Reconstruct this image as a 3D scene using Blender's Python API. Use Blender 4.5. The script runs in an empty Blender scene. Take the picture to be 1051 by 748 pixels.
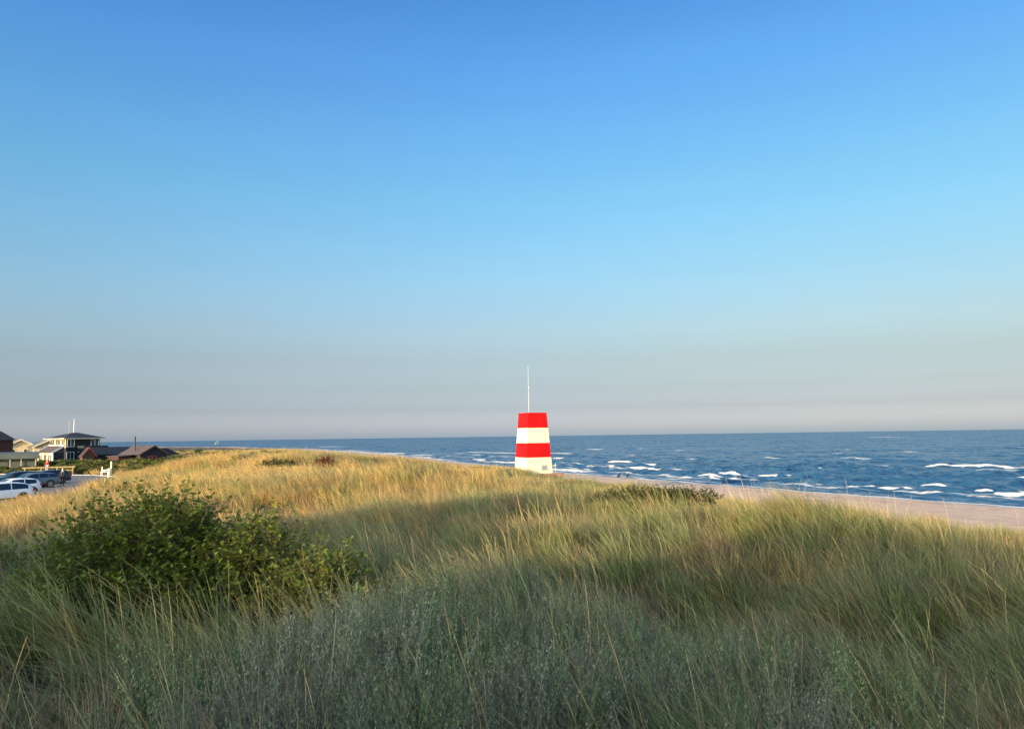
import bpy, bmesh, math, random
import numpy as np
from mathutils import Vector, Matrix, Euler

R = math.radians
rng = np.random.default_rng(7)
random.seed(7)
SC = bpy.context.scene
C = SC.collection

# ------------------------------------------------------------------ camera, sky, sun, exposure
EYE = 6.6
SUN_EL, SUN_LEFT = 8.5, 35.0          # degrees: height of the sun; how far left of straight behind the camera
cam_d = bpy.data.cameras.new('camera')
cam = bpy.data.objects.new('camera', cam_d)
C.objects.link(cam)
cam_d.sensor_width = 36
cam_d.lens = 27.2
cam_d.clip_start = 0.05
cam_d.clip_end = 60000
cam.location = (0, 0, EYE)
cam.rotation_euler = (Matrix.Rotation(R(90 + 5.3), 3, 'X') @ Matrix.Rotation(R(-0.8), 3, 'Z')).to_euler()
SC.camera = cam

W = bpy.data.worlds.new('World'); SC.world = W; W.use_nodes = True
nt = W.node_tree
bg = nt.nodes['Background']
sky = nt.nodes.new('ShaderNodeTexSky')
sky.sky_type = 'NISHITA'; sky.sun_disc = False
sx, sy = -math.sin(R(SUN_LEFT)), -math.cos(R(SUN_LEFT))     # horizontal direction towards the sun
sky.sun_elevation = R(SUN_EL)
sky.sun_rotation = math.atan2(sx, sy)                      # clockwise from +Y
sky.altitude = 0; sky.air_density = 1.0; sky.dust_density = 1.2; sky.ozone_density = 1.6
hs = nt.nodes.new('ShaderNodeHueSaturation'); hs.inputs['Saturation'].default_value = 1.0
# tint of the clear air by elevation (sine of the angle above the horizon), halved to fit a ramp
GRADE = [(0.0, (0.561, 0.752, 1.604)), (0.012, (0.51, 0.627, 1.283)), (0.035, (0.337, 0.385, 0.727)), (0.06, (0.316, 0.334, 0.512)), (0.097, (0.345, 0.343, 0.422)), (0.135, (0.395, 0.407, 0.458)), (0.184, (0.399, 0.467, 0.517)), (0.233, (0.388, 0.518, 0.575)), (0.303, (0.348, 0.55, 0.625)), (0.381, (0.31, 0.544, 0.699)), (0.447, (0.278, 0.525, 0.758)), (0.505, (0.223, 0.471, 0.712)), (0.9, (0.223, 0.471, 0.712))]
gtc = nt.nodes.new('ShaderNodeTexCoord'); gsx = nt.nodes.new('ShaderNodeSeparateXYZ'); nt.links.new(gtc.outputs['Generated'], gsx.inputs[0])
grp = nt.nodes.new('ShaderNodeValToRGB'); ge = grp.color_ramp.elements
while len(ge) < len(GRADE): ge.new(.5)
for q, (pos, c) in zip(ge, GRADE): q.position = pos; q.color = (c[0] * .27, c[1] * .27, c[2] * .27, 1)
nt.links.new(gsx.outputs[2], grp.inputs[0])
gm = nt.nodes.new('ShaderNodeVectorMath'); gm.operation = 'MULTIPLY'; nt.links.new(sky.outputs[0], gm.inputs[0]); nt.links.new(grp.outputs[0], gm.inputs[1])
gmp = nt.nodes.new('ShaderNodeMapping'); gmp.inputs['Scale'].default_value = (1.2, 1.2, 9); nt.links.new(gtc.outputs['Generated'], gmp.inputs[0])
gno = nt.nodes.new('ShaderNodeTexNoise'); gno.inputs['Scale'].default_value = 1.6; gno.inputs['Detail'].default_value = 3; nt.links.new(gmp.outputs[0], gno.inputs['Vector'])
gmr = nt.nodes.new('ShaderNodeMapRange'); gmr.inputs[1].default_value = .25; gmr.inputs[2].default_value = .75; gmr.inputs[3].default_value = 2.93; gmr.inputs[4].default_value = 3.07; nt.links.new(gno.outputs['Fac'], gmr.inputs[0])
gs = nt.nodes.new('ShaderNodeVectorMath'); gs.operation = 'SCALE'; nt.links.new(gmr.outputs[0], gs.inputs['Scale']); nt.links.new(gm.outputs[0], gs.inputs[0])
# the grade belongs to the side of the sky away from the sun; the sunset side is brightened as added warm fill
gd = nt.nodes.new('ShaderNodeVectorMath'); gd.operation = 'DOT_PRODUCT'; gd.inputs[1].default_value = (-sx, -sy, 0); nt.links.new(gtc.outputs['Generated'], gd.inputs[0])
gr = nt.nodes.new('ShaderNodeMapRange'); gr.interpolation_type = 'SMOOTHSTEP'; gr.inputs[1].default_value = -.45; gr.inputs[2].default_value = .22; nt.links.new(gd.outputs['Value'], gr.inputs[0])
gx_ = nt.nodes.new('ShaderNodeMix'); gx_.data_type = 'RGBA'; nt.links.new(gr.outputs[0], gx_.inputs[0]); nt.links.new(gs.outputs[0], gx_.inputs[7])
gw = nt.nodes.new('ShaderNodeVectorMath'); gw.operation = 'SCALE'; gw.inputs['Scale'].default_value = 1.6; nt.links.new(sky.outputs[0], gw.inputs[0]); nt.links.new(gw.outputs[0], gx_.inputs[6])
ga = nt.nodes.new('ShaderNodeValToRGB'); ae = ga.color_ramp.elements
AZ = [(.3, (1.06, 1.11, 1.16)), (.6, (1.05, 1.055, 1.09)), (.82, (1, 1, 1)), (1.0, (.96, .92, .86))]
while len(ae) < len(AZ): ae.new(.5)
for q, (pos, c) in zip(ae, AZ): q.position = pos; q.color = (c[0] / 2, c[1] / 2, c[2] / 2, 1)
nt.links.new(gd.outputs['Value'], ga.inputs[0])
gam = nt.nodes.new('ShaderNodeVectorMath'); gam.operation = 'MULTIPLY'; nt.links.new(ga.outputs[0], gam.inputs[1])
ga2 = nt.nodes.new('ShaderNodeVectorMath'); ga2.operation = 'SCALE'; ga2.inputs['Scale'].default_value = 2.0; nt.links.new(gam.outputs[0], ga2.inputs[0])
nt.links.new(gs.outputs[0], gam.inputs[0]); nt.links.new(ga2.outputs[0], gx_.inputs[7])
nt.links.new(gx_.outputs[2], hs.inputs['Color']); nt.links.new(hs.outputs[0], bg.inputs[0])
bg.inputs[1].default_value = 0.15

sd = bpy.data.lights.new('sun', 'SUN'); so = bpy.data.objects.new('sun', sd); C.objects.link(so)
sd.energy = 2.9; sd.angle = R(0.9); sd.color = (1.0, 0.74, 0.46)
ce = math.cos(R(SUN_EL))
so.rotation_euler = Vector((sx * ce, sy * ce, math.sin(R(SUN_EL)))).to_track_quat('Z', 'Y').to_euler()
so.location = (-30, -40, 40)

SC.view_settings.view_transform = 'Standard'; SC.view_settings.look = 'None'
SC.view_settings.exposure = 1.8; SC.view_settings.gamma = 1
SC.render.engine = 'CYCLES'
SC.cycles.max_bounces = 6; SC.cycles.diffuse_bounces = 3; SC.cycles.glossy_bounces = 3
SC.cycles.transmission_bounces = 4; SC.cycles.transparent_max_bounces = 6
SC.cycles.caustics_reflective = False; SC.cycles.caustics_refractive = False
SC.cycles.use_denoising = True; SC.cycles.denoising_prefilter = 'NONE'; SC.cycles.sample_clamp_indirect = 4

# ------------------------------------------------------------------ helpers
def hy(px): return 455.5 - 0.0139 * px
def gx(px, Y): return Y * (px - 525.5) / 794.0
def rz(px, py, Y): return -(math.tan(math.atan((py - 374) / 794) - math.atan((hy(px) - 374) / 794))) * Y

def link(o, parent=None):
    C.objects.link(o)
    if parent is not None: o.parent = parent
    return o

def tag(o, label=None, cat=None, group=None, kind=None):
    if label: o['label'] = label
    if cat: o['category'] = cat
    if group: o['group'] = group
    if kind: o['kind'] = kind
    return o

def empty(name, loc, deg=0.0):
    o = bpy.data.objects.new(name, None); C.objects.link(o)
    o.location = loc; o.rotation_euler = (0, 0, R(deg)); o.empty_display_size = .3
    return o

def np_mesh(name, V, F, mats, smooth=False, attrs=None):
    """V (n,3), F (m,k) array of equal-sized faces"""
    me = bpy.data.meshes.new(name)
    V = np.asarray(V, np.float32); F = np.asarray(F, np.int32)
    m, k = F.shape
    me.vertices.add(len(V)); me.vertices.foreach_set('co', V.ravel())
    me.loops.add(m * k); me.loops.foreach_set('vertex_index', F.ravel())
    me.polygons.add(m); me.polygons.foreach_set('loop_start', np.arange(m, dtype=np.int32) * k)
    if smooth: me.polygons.foreach_set('use_smooth', np.ones(m, bool))
    for mt in (mats if isinstance(mats, (list, tuple)) else [mats]): me.materials.append(mt)
    if attrs:
        for an, (typ, dom, arr) in attrs.items():
            a = me.attributes.new(an, typ, dom)
            arr = np.asarray(arr, np.float32)
            a.data.foreach_set('color' if typ == 'FLOAT_COLOR' else ('vector' if typ == 'FLOAT_VECTOR' else 'value'), arr.ravel())
    me.update(calc_edges=True)
    return me

class MB:
    """collects boxes, tubes, polygons into one mesh"""
    def __init__(s): s.v = []; s.f = []
    def add(s, vs, fs):
        n = len(s.v); s.v += [tuple(map(float, v)) for v in vs]; s.f += [tuple(n + i for i in f) for f in fs]; return s
    def box(s, x0, x1, y0, y1, z0, z1):
        return s.add([(x0,y0,z0),(x1,y0,z0),(x1,y1,z0),(x0,y1,z0),(x0,y0,z1),(x1,y0,z1),(x1,y1,z1),(x0,y1,z1)],
                     [(0,3,2,1),(4,5,6,7),(0,1,5,4),(1,2,6,5),(2,3,7,6),(3,0,4,7)])
    def hexa(s, b, t):           # two loops of four points
        return s.add(list(b) + list(t), [(0,3,2,1),(4,5,6,7),(0,1,5,4),(1,2,6,5),(2,3,7,6),(3,0,4,7)])
    def prism(s, poly, axis, a0, a1):   # poly of 2D points extruded along axis 'x' or 'y'
        n = len(poly)
        P = (lambda p, a: (a, p[0], p[1])) if axis == 'x' else (lambda p, a: (p[0], a, p[1]))
        vs = [P(p, a0) for p in poly] + [P(p, a1) for p in poly]
        fs = [tuple(range(n)), tuple(range(2 * n - 1, n - 1, -1))] + [(i, (i + 1) % n, n + (i + 1) % n, n + i) for i in range(n)]
        return s.add(vs, fs)
    def slab(s, q, th):          # quad q thickened by th upward normal-ish (z)
        q = [Vector(p) for p in q]
        nrm = (q[1] - q[0]).cross(q[3] - q[0]).normalized()
        if nrm.z < 0: nrm = -nrm
        return s.hexa(q, [p + nrm * th for p in q])
    def tube(s, p0, p1, r0, r1=None, n=8):
        r1 = r0 if r1 is None else r1
        p0 = Vector(p0); p1 = Vector(p1); d = (p1 - p0).normalized()
        a = d.orthogonal().normalized(); b = d.cross(a)
        vs = []
        for p, r in ((p0, r0), (p1, r1)):
            for i in range(n):
                t = 2 * math.pi * i / n; vs.append(p + (a * math.cos(t) + b * math.sin(t)) * r)
        fs = [(i, (i + 1) % n, n + (i + 1) % n, n + i) for i in range(n)] + [tuple(range(n - 1, -1, -1)), tuple(range(n, 2 * n))]
        return s.add(vs, fs)
    def build(s, name, mat, parent=None, bevel=0, smooth=False, label=None):
        me = bpy.data.meshes.new(name); me.from_pydata(s.v, [], s.f); me.materials.append(mat)
        bm = bmesh.new(); bm.from_mesh(me)
        bmesh.ops.recalc_face_normals(bm, faces=bm.faces)
        if bevel:
            bmesh.ops.bevel(bm, geom=list(bm.edges), offset=bevel, segments=2, affect='EDGES', profile=.6, clamp_overlap=True)
        if smooth:
            for f in bm.faces: f.smooth = True
        bm.to_mesh(me); bm.free()
        o = bpy.data.objects.new(name, me); link(o, parent)
        if label: o['label'] = label
        return o

# value noise
_perm = rng.random((256, 256))
def vnoise(x, y):
    xi = np.floor(x).astype(int); yi = np.floor(y).astype(int); fx = x - xi; fy = y - yi
    fx = fx * fx * (3 - 2 * fx); fy = fy * fy * (3 - 2 * fy)
    g = lambda a, b: _perm[a & 255, b & 255]
    return (g(xi, yi) * (1 - fx) + g(xi + 1, yi) * fx) * (1 - fy) + (g(xi, yi + 1) * (1 - fx) + g(xi + 1, yi + 1) * fx) * fy
def fbm(x, y, o=3):
    s = 0; a = .5; t = 0
    for i in range(o):
        s = s + a * vnoise(x * 2 ** i + 17 * i, y * 2 ** i + 31 * i); t += a; a *= .5
    return s / t                     # 0..1
def sstep(a, b, x):
    t = np.clip((x - a) / (b - a), 0, 1); return t * t * (3 - 2 * t)

# ------------------------------------------------------------------ materials
def nodes(name):
    m = bpy.data.materials.new(name); m.use_nodes = True
    n = m.node_tree; p = n.nodes['Principled BSDF']
    return m, n, p
def ramp(n, cols, fac, inter='LINEAR'):
    r = n.nodes.new('ShaderNodeValToRGB'); r.color_ramp.interpolation = inter
    e = r.color_ramp.elements
    while len(e) < len(cols): e.new(.5)
    for q, (pos, c) in zip(e, cols): q.position = pos; q.color = (*c, 1)
    n.links.new(fac, r.inputs[0]); return r
def noise(n, scale, detail=4, coord=None, vec='Object'):
    tc = n.nodes.new('ShaderNodeTexCoord'); no = n.nodes.new('ShaderNodeTexNoise')
    no.inputs['Scale'].default_value = scale; no.inputs['Detail'].default_value = detail
    n.links.new(coord or tc.outputs[vec], no.inputs['Vector']); return no
def paint(name, col, rough=.5, var=.12, scale=3.0, bump=0.0, metal=0.0, spec=.5, coat=0.0):
    m, n, p = nodes(name)
    no = noise(n, scale)
    c0 = tuple(max(0, c * (1 - var)) for c in col); c1 = tuple(min(1, c * (1 + var)) for c in col)
    r = ramp(n, [(.3, c0), (.7, c1)], no.outputs['Fac'])
    n.links.new(r.outputs[0], p.inputs['Base Color'])
    p.inputs['Roughness'].default_value = rough; p.inputs['Metallic'].default_value = metal
    p.inputs['Specular IOR Level'].default_value = spec; p.inputs['Coat Weight'].default_value = coat
    if bump:
        b = n.nodes.new('ShaderNodeBump'); b.inputs['Strength'].default_value = bump; b.inputs['Distance'].default_value = .02
        no2 = noise(n, scale * 8); n.links.new(no2.outputs['Fac'], b.inputs['Height']); n.links.new(b.outputs[0], p.inputs['Normal'])
    return m
def boards(name, col, horiz=False, rough=.7, w=.15, var=.2):
    """timber boarding: narrow joints"""
    m, n, p = nodes(name)
    tc = n.nodes.new('ShaderNodeTexCoord'); mp = n.nodes.new('ShaderNodeMapping')
    n.links.new(tc.outputs['Object'], mp.inputs[0])
    wv = n.nodes.new('ShaderNodeTexWave'); wv.wave_type = 'BANDS'; wv.bands_direction = 'Z' if horiz else 'DIAGONAL'
    wv.inputs['Scale'].default_value = 1 / w / 3.14 * (1 if horiz else .8); wv.inputs['Distortion'].default_value = .2
    n.links.new(mp.outputs[0], wv.inputs['Vector'])
    no = noise(n, 4)
    r = ramp(n, [(.25, tuple(c * (1 - var) for c in col)), (.75, tuple(c * (1 + var) for c in col))], no.outputs['Fac'])
    mx = n.nodes.new('ShaderNodeMix'); mx.data_type = 'RGBA'; mx.blend_type = 'MULTIPLY'; mx.inputs[0].default_value = .5
    r2 = ramp(n, [(.0, (.45, .45, .45)), (.2, (1, 1, 1))], wv.outputs['Fac'])
    n.links.new(r.outputs[0], mx.inputs[6]); n.links.new(r2.outputs[0], mx.inputs[7]); n.links.new(mx.outputs[2], p.inputs['Base Color'])
    b = n.nodes.new('ShaderNodeBump'); b.inputs['Strength'].default_value = .5; b.inputs['Distance'].default_value = .02
    n.links.new(wv.outputs['Fac'], b.inputs['Height']); n.links.new(b.outputs[0], p.inputs['Normal'])
    p.inputs['Roughness'].default_value = rough
    return m

def veg(name, base=None, trans=.35, rough=.6, tipmix=None, soft=False):
    """blade / leaf: instance colour 'col' x per-blade random 'rnd' (mesh attribute), tips towards tipmix by 'tt'"""
    m, n, p = nodes(name)
    if base is None:
        a = n.nodes.new('ShaderNodeAttribute'); a.attribute_type = 'INSTANCER'; a.attribute_name = 'col'; src = a.outputs['Color']
    else:
        a = n.nodes.new('ShaderNodeRGB'); a.outputs[0].default_value = (*base, 1); src = a.outputs[0]
    r = n.nodes.new('ShaderNodeAttribute'); r.attribute_name = 'rnd'
    rr = ramp(n, [(0, (.38, .30, .24)), (.3, (.7, .68, .6)), (.75, (1.1, 1.1, 1.0)), (.93, (1.7, 1.55, 1.2)), (1, (2.3, 2.0, 1.5))] if not soft else [(0, (.72, .72, .7)), (.5, (1, 1, 1)), (1, (1.3, 1.3, 1.25))], r.outputs['Fac'])
    mx = n.nodes.new('ShaderNodeMix'); mx.data_type = 'RGBA'; mx.blend_type = 'MULTIPLY'; mx.inputs[0].default_value = 1
    n.links.new(src, mx.inputs[6]); n.links.new(rr.outputs[0], mx.inputs[7])
    out = mx.outputs[2]
    if tipmix:
        t = n.nodes.new('ShaderNodeAttribute'); t.attribute_name = 'tt'
        tr = ramp(n, [(.45, (0, 0, 0)), (1, (tipmix[3],) * 3)], t.outputs['Fac'])
        m2 = n.nodes.new('ShaderNodeMix'); m2.data_type = 'RGBA'; m2.inputs[7].default_value = (*tipmix[:3], 1)
        n.links.new(tr.outputs[0], m2.inputs[0]); n.links.new(out, m2.inputs[6]); out = m2.outputs[2]
    n.links.new(out, p.inputs['Base Color'])
    p.inputs['Roughness'].default_value = rough; p.inputs['Specular IOR Level'].default_value = .25
    tl = n.nodes.new('ShaderNodeBsdfTranslucent'); n.links.new(out, tl.inputs[0])
    ms = n.nodes.new('ShaderNodeMixShader'); ms.inputs[0].default_value = trans
    n.links.new(p.outputs[0], ms.inputs[1]); n.links.new(tl.outputs[0], ms.inputs[2])
    n.links.new(ms.outputs[0], n.nodes['Material Output'].inputs['Surface'])
    return m

M = {}
M['red'] = paint('red_paint', (.33, .004, .005), .6, .16, .9, .05, 0, .12)
M['cream'] = paint('off_white_paint', (.58, .52, .36), .6, .09, 1.0, .05, 0, .2)
M['white'] = paint('white_paint', (.62, .62, .60), .45, .05, 2)
M['wood'] = boards('bare_wood', (.26, .15, .09), w=.12)
M['palewood'] = paint('pale_wood', (.36, .32, .26), .7, .2, 6, .2)
M['grey'] = paint('grey_metal', (.35, .36, .37), .4, .1, 5, 0, .6)
M['galv'] = paint('mast_metal', (.45, .44, .41), .35, .05, 5, 0, .2)
M['glass'] = paint('window_glass', (.02, .03, .04), .06, .1, 1, 0, 0, .8)
M['blackwall'] = boards('black_timber', (.007, .010, .015), horiz=True, w=.18)
M['creamwall'] = boards('cream_timber', (.52, .42, .25), w=.2)
M['redwall'] = boards('dark_red_timber', (.035, .009, .009), w=.2)
M['brownwall'] = boards('brown_timber', (.07, .04, .025), w=.2)
M['greenwall'] = boards('grey_green_timber', (.07, .09, .08), horiz=True, w=.2)
M['roofgrey'] = boards('grey_roof_felt', (.095, .10, .11), horiz=True, w=.35, var=.12)
M['roofdark'] = boards('dark_roof_felt', (.013, .015, .019), horiz=True, w=.35)
M['roofred'] = boards('brown_roof_tiles', (.06, .046, .042), horiz=True, w=.35)
M['redtrim'] = paint('red_trim', (.34, .05, .035), .5)
M['chimney'] = paint('black_pipe', (.012, .012, .014), .5)
M['tyre'] = paint('tyre_rubber', (.012, .012, .013), .85)
M['rim'] = paint('alloy_rim', (.45, .46, .48), .3, .05, 4, 0, .8)
M['rimdark'] = paint('dark_rim', (.10, .09, .09), .35, .05, 4, 0, .7)
M['plastic'] = paint('black_plastic', (.018, .018, .02), .55)
M['carwhite'] = paint('white_car_paint', (.74, .76, .78), .25, .02, 1, 0, 0, .5, .6)
M['carblue'] = paint('blue_grey_car_paint', (.10, .14, .18), .28, .04, 1, 0, .3, .5, .6)
M['cardark'] = paint('dark_car_paint', (.02, .026, .035), .25, .05, 1, 0, .2, .5, .6)
M['carglass'] = paint('car_glass', (.008, .012, .018), .05, .1, 1, 0, 0, .8)
M['lampred'] = paint('tail_lamp_plastic', (.35, .015, .02), .2)
M['lampclear'] = paint('head_lamp_plastic', (.6, .62, .65), .1)
M['skin'] = paint('skin', (.50, .30, .21), .55)
M['darkcloth'] = paint('dark_cloth', (.018, .02, .03), .9)
M['redcloth'] = paint('red_cloth', (.25, .025, .02), .9)
M['bluecloth'] = paint('blue_cloth', (.35, .42, .55), .9)
M['hairgrey'] = paint('grey_hair', (.40, .37, .33), .8)
M['hairred'] = paint('brown_hair', (.16, .07, .035), .8)
M['whitecloth'] = paint('white_cloth', (.7, .7, .7), .9)
M['kayak'] = paint('pale_green_hull', (.36, .45, .34), .4)
M['orangewood'] = paint('weathered_rail_wood', (.30, .22, .11), .8)
M['fur'] = paint('black_fur', (.012, .011, .011), .9)
M['stem'] = paint('brown_stem', (.14, .09, .055), .8, .3, 10)
M['blade'] = veg('grass_blade', trans=.35, tipmix=(.42, .34, .19, .45))
M['sprig'] = veg('grey_willow_leaf', trans=.2, rough=.8, soft=True)
M['dry'] = veg('dry_stalk', trans=.2)
M['scrub'] = veg('scrub_leaf', trans=.3)
M['rose'] = veg('rose_leaf', base=(.15, .20, .03), trans=.4, rough=.42)
M['rosedark'] = veg('dark_rose_leaf', base=(.05, .075, .02), trans=.3, rough=.5)

# ------------------------------------------------------------------ the lie of the land
shore = np.array([(120,-120),(95,-60),(75,0),(57,35),(43,65),(28,96),(12,131),(-10,190),(-48,308),(-95,420),(-170,560),(-320,700),(-650,850),(-2000,1100),(-9000,2500)], float)
def ds(X, Y):
    """distance inland from the water's edge (negative: out to sea)"""
    X = np.asarray(X, float); Y = np.asarray(Y, float)
    best = np.full(X.shape, 1e9); sign = np.ones(X.shape)
    for a, b in zip(shore[:-1], shore[1:]):
        d = b - a; L = np.hypot(*d); u = d / L
        t = np.clip(((X - a[0]) * u[0] + (Y - a[1]) * u[1]), 0, L)
        dx = X - (a[0] + t * u[0]); dy = Y - (a[1] + t * u[1]); q = np.hypot(dx, dy)
        s = u[0] * dy - u[1] * dx
        upd = q < best; best = np.where(upd, q, best); sign = np.where(upd, np.where(s > 0, 1, -1), sign)
    return best * sign
SHADE_RIDGE = [-4, -3.2, -2.2, -.8, .1, .8, 1.6, 2.4, 2.9, 1.7, 1.2, .5, 1.4, 2.1, 2.1, 1.95, 1.7, .8, -2, -4]     # height over the eye of the unseen dune's crest, set by its shadow edge
GH = .72   # how much the grass adds to the ground, taken off the sight-line heights
ctl = []
def cp(px, py, Y): ctl.append((gx(px, Y), Y, rz(px, py, Y) - GH))
def cw(X, Y, z): ctl.append((X, Y, z))
# foreground knoll
for px in (-150, 150, 450, 750): cp(px, 748, 3.3)
cp(1000, 748, 3.6); cp(1250, 748, 3.6)
for px in (150, 350, 550): cp(px, 655, 5.4)
cp(450, 560, 9.0); cp(330, 578, 8.8); cp(580, 572, 8.6); cp(680, 612, 7.4); cp(740, 672, 6.4); cp(770, 640, 8.2); cp(730, 600, 10.5)
cp(0, 645, 7); cp(120, 640, 8); cp(-200, 600, 9)
cp(900, 628, 7.0); cp(1050, 630, 6.5); cp(880, 565, 10.5); cp(1250, 640, 6.5)
# hollow behind the knoll, then the middle dunes
cp(470, 562, 12.5); cp(620, 580, 11); cp(350, 556, 13.5); cp(240, 570, 13.5); cp(420, 548, 16)
cp(500, 528, 20); cp(400, 520, 22); cp(600, 522, 18); cp(680, 535, 14.5)
cp(300, 512, 27); cp(400, 496, 29); cp(400, 474, 38); cp(330, 480, 36); cp(470, 486, 35); cp(540, 496, 30)
cp(330, 482, 47); cp(250, 478, 46); cp(370, 466, 58); cp(290, 464, 62); cp(210, 464, 62); cp(440, 474, 58); cp(160, 474, 56)
cp(200, 490, 34); cp(250, 500, 30); cp(150, 500, 33)
# right-hand dune crest and its face
cp(640, 508, 22); cp(740, 517, 20); cp(800, 507, 18.5); cp(870, 514, 17); cp(930, 538, 15.5); cp(1000, 560, 14); cp(1060, 586, 13)
cp(1200, 620, 13); cp(790, 572, 11.5); cp(1040, 628, 9)
cw(10, 30, -3.9); cw(20, 24, -4.1); cw(14, 20, -3.9); cw(3, 42, -3.3); cw(1.8, 65, -3.15); cw(-2, 55, -3.0); cw(8, 60, -3.6); cw(26, 10, -3.5); cw(-14, 80, -2.9)
# left: bank above the car park, car park, houses
cp(0, 541, 20); cp(100, 523, 24); cp(-80, 545, 19); cp(0, 565, 12.5); cp(90, 560, 13); cp(-150, 560, 14)
PARK = -4.42
for X, Y in ((-30, 42), (-36, 60), (-44, 82), (-52, 100), (-60, 60), (-60, 90), (-40, 50), (-26, 33), (-80, 110), (-70, 40), (-34, 72), (-100, 130)): cw(X, Y, PARK if Y > 38 else PARK + .3)
cw(-27, 60, -2.6); cw(-36, 88, -3.2); cw(-44, 104, -3.8)
for X, Y in ((-90, 165), (-110, 180), (-130, 180), (-80, 175), (-70, 170), (-150, 200), (-60, 150), (-100, 150)): cw(X, Y, -4.25)
cw(-45, 140, -3.0); cw(-60, 200, -3.4); cw(-40, 230, -4); cw(-150, 300, -4.5); cw(-300, 300, -4.2); cw(-300, 100, -4); cw(-200, 500, -5.2); cw(-30, 170, -3.6)
# behind the camera, unseen: the high dune shaped to shade the foreground
S = np.array([sx, sy]); T = np.array([-sy, sx])      # T: to the right across the sun's direction
for t in range(-46, 40, 6):
    for d_ in (5, 9, 13, 20, 28): p = S * d_ + T * t; cw(p[0], p[1], -1.7 - .02 * abs(t) - (.04 * max(0, d_ - 9)))
for X, Y in ((-80, -60), (0, -80), (80, -60), (-200, 0), (-300, -200), (300, -200)): cw(X, Y, -4)
cw(0, 0, -1.62); cw(1.5, .5, -1.6); cw(-1.5, .5, -1.6)
ctl = np.array(ctl)
def rbf_fit(P, z, lam=.15):
    d = np.hypot(P[:, None, 0] - P[None, :, 0], P[:, None, 1] - P[None, :, 1])
    n = len(P); A = np.zeros((n + 1, n + 1)); A[:n, :n] = -d - 0 * d; A[:n, :n] -= 0
    A[:n, :n] += np.eye(n) * lam * -1 * -1
    A[:n, n] = 1; A[n, :n] = 1
    return np.linalg.solve(A, np.append(z, 0))
_w = rbf_fit(ctl[:, :2], ctl[:, 2])
# houses, car park, tower keep grass out
def H(X, Y):
    """ground height"""
    X = np.asarray(X, float); Y = np.asarray(Y, float); sh = X.shape
    x = X.ravel(); y = Y.ravel(); z = np.empty(len(x))
    for i in range(0, len(x), 20000):
        xx = x[i:i+20000]; yy = y[i:i+20000]
        d = np.hypot(xx[:, None] - ctl[None, :, 0], yy[:, None] - ctl[None, :, 1])
        z[i:i+20000] = (-np.sqrt(d * d + .35)) @ _w[:-1] + _w[-1]
    z += EYE
    r = np.hypot(x, y); pk = inpark(x, y, 2.5)
    amp = sstep(2, 10, r) * (1 - pk)
    tt_ = x * T[0] + y * T[1]; ss_ = x * S[0] + y * S[1]     # the unseen dune behind, with a gap cut to let sun onto the bush
    hr = np.interp(tt_, [-60, -46, -36, -28, -24, -21, -18.5, -16, -12.6, -10.2, -8.2, -6.6, -5.6, -4.2, 0, 6, 13, 22, 34, 60], SHADE_RIDGE)
    hr = hr - .4 + (fbm(tt_ * .5, tt_ * 0 + 3) - .5) * .5
    rg = hr - ((ss_ - 13) / 3.6) ** 2 * 1.1
    z = EYE + np.logaddexp((z - EYE) * 3, rg * 3) / 3
    z += sstep(18, 34, np.hypot(x, y)) * (1 - pk) * (fbm(x * .15 + 31, y * .15 + 7, 2) - .5) * 1.7 * (1 - sstep(90, 140, np.hypot(x, y)))
    z += amp * ((fbm(x * .30 + 5, y * .30) - .5) * .8 + (fbm(x * 1.0, y * 1.0 + 9, 2) - .5) * .32)
    z = z * (1 - pk) + (EYE + PARK) * pk
    s = ds(x, y)
    beach = np.interp(s, [-400, -60, -12, 0, 8, 22, 36, 60], [-9, -3.2, -.75, 0, .75, 1.45, 2.3, 3.5])
    beach = beach + (fbm(x * .25, y * .25, 3) - .5) * .25 * sstep(3, 12, s)
    k = sstep(30, 44, s + (fbm(x * .12, y * .12) - .5) * 6)
    z = beach * (1 - k) + z * k
    return z.reshape(sh)
PQ = [(-24, 36), (-33.5, 62), (-47, 96), (-56, 104), (-75, 112), (-120, 60), (-90, 20)]    # car park outline
def inpoly(x, y, poly):
    c = np.zeros(np.shape(x), bool); n = len(poly)
    for i in range(n):
        x0, y0 = poly[i]; x1, y1 = poly[(i + 1) % n]
        c ^= ((y0 > y) != (y1 > y)) & (x < (x1 - x0) * (y - y0) / (y1 - y0 + 1e-12) + x0)
    return c
def dpoly(x, y, poly):
    b = np.full(np.shape(x), 1e9)
    for i in range(len(poly)):
        a = np.array(poly[i], float); q = np.array(poly[(i + 1) % len(poly)], float); d = q - a; L = np.hypot(*d); u = d / L
        t = np.clip((x - a[0]) * u[0] + (y - a[1]) * u[1], 0, L)
        b = np.minimum(b, np.hypot(x - a[0] - t * u[0], y - a[1] - t * u[1]))
    return np.where(inpoly(x, y, poly), -b, b)
def inpark(x, y, soft=.01):
    return 1 - sstep(0, soft, dpoly(x, y, PQ))

def gnd(X, Y): return float(H(np.array([X]), np.array([Y]))[0])

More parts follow.
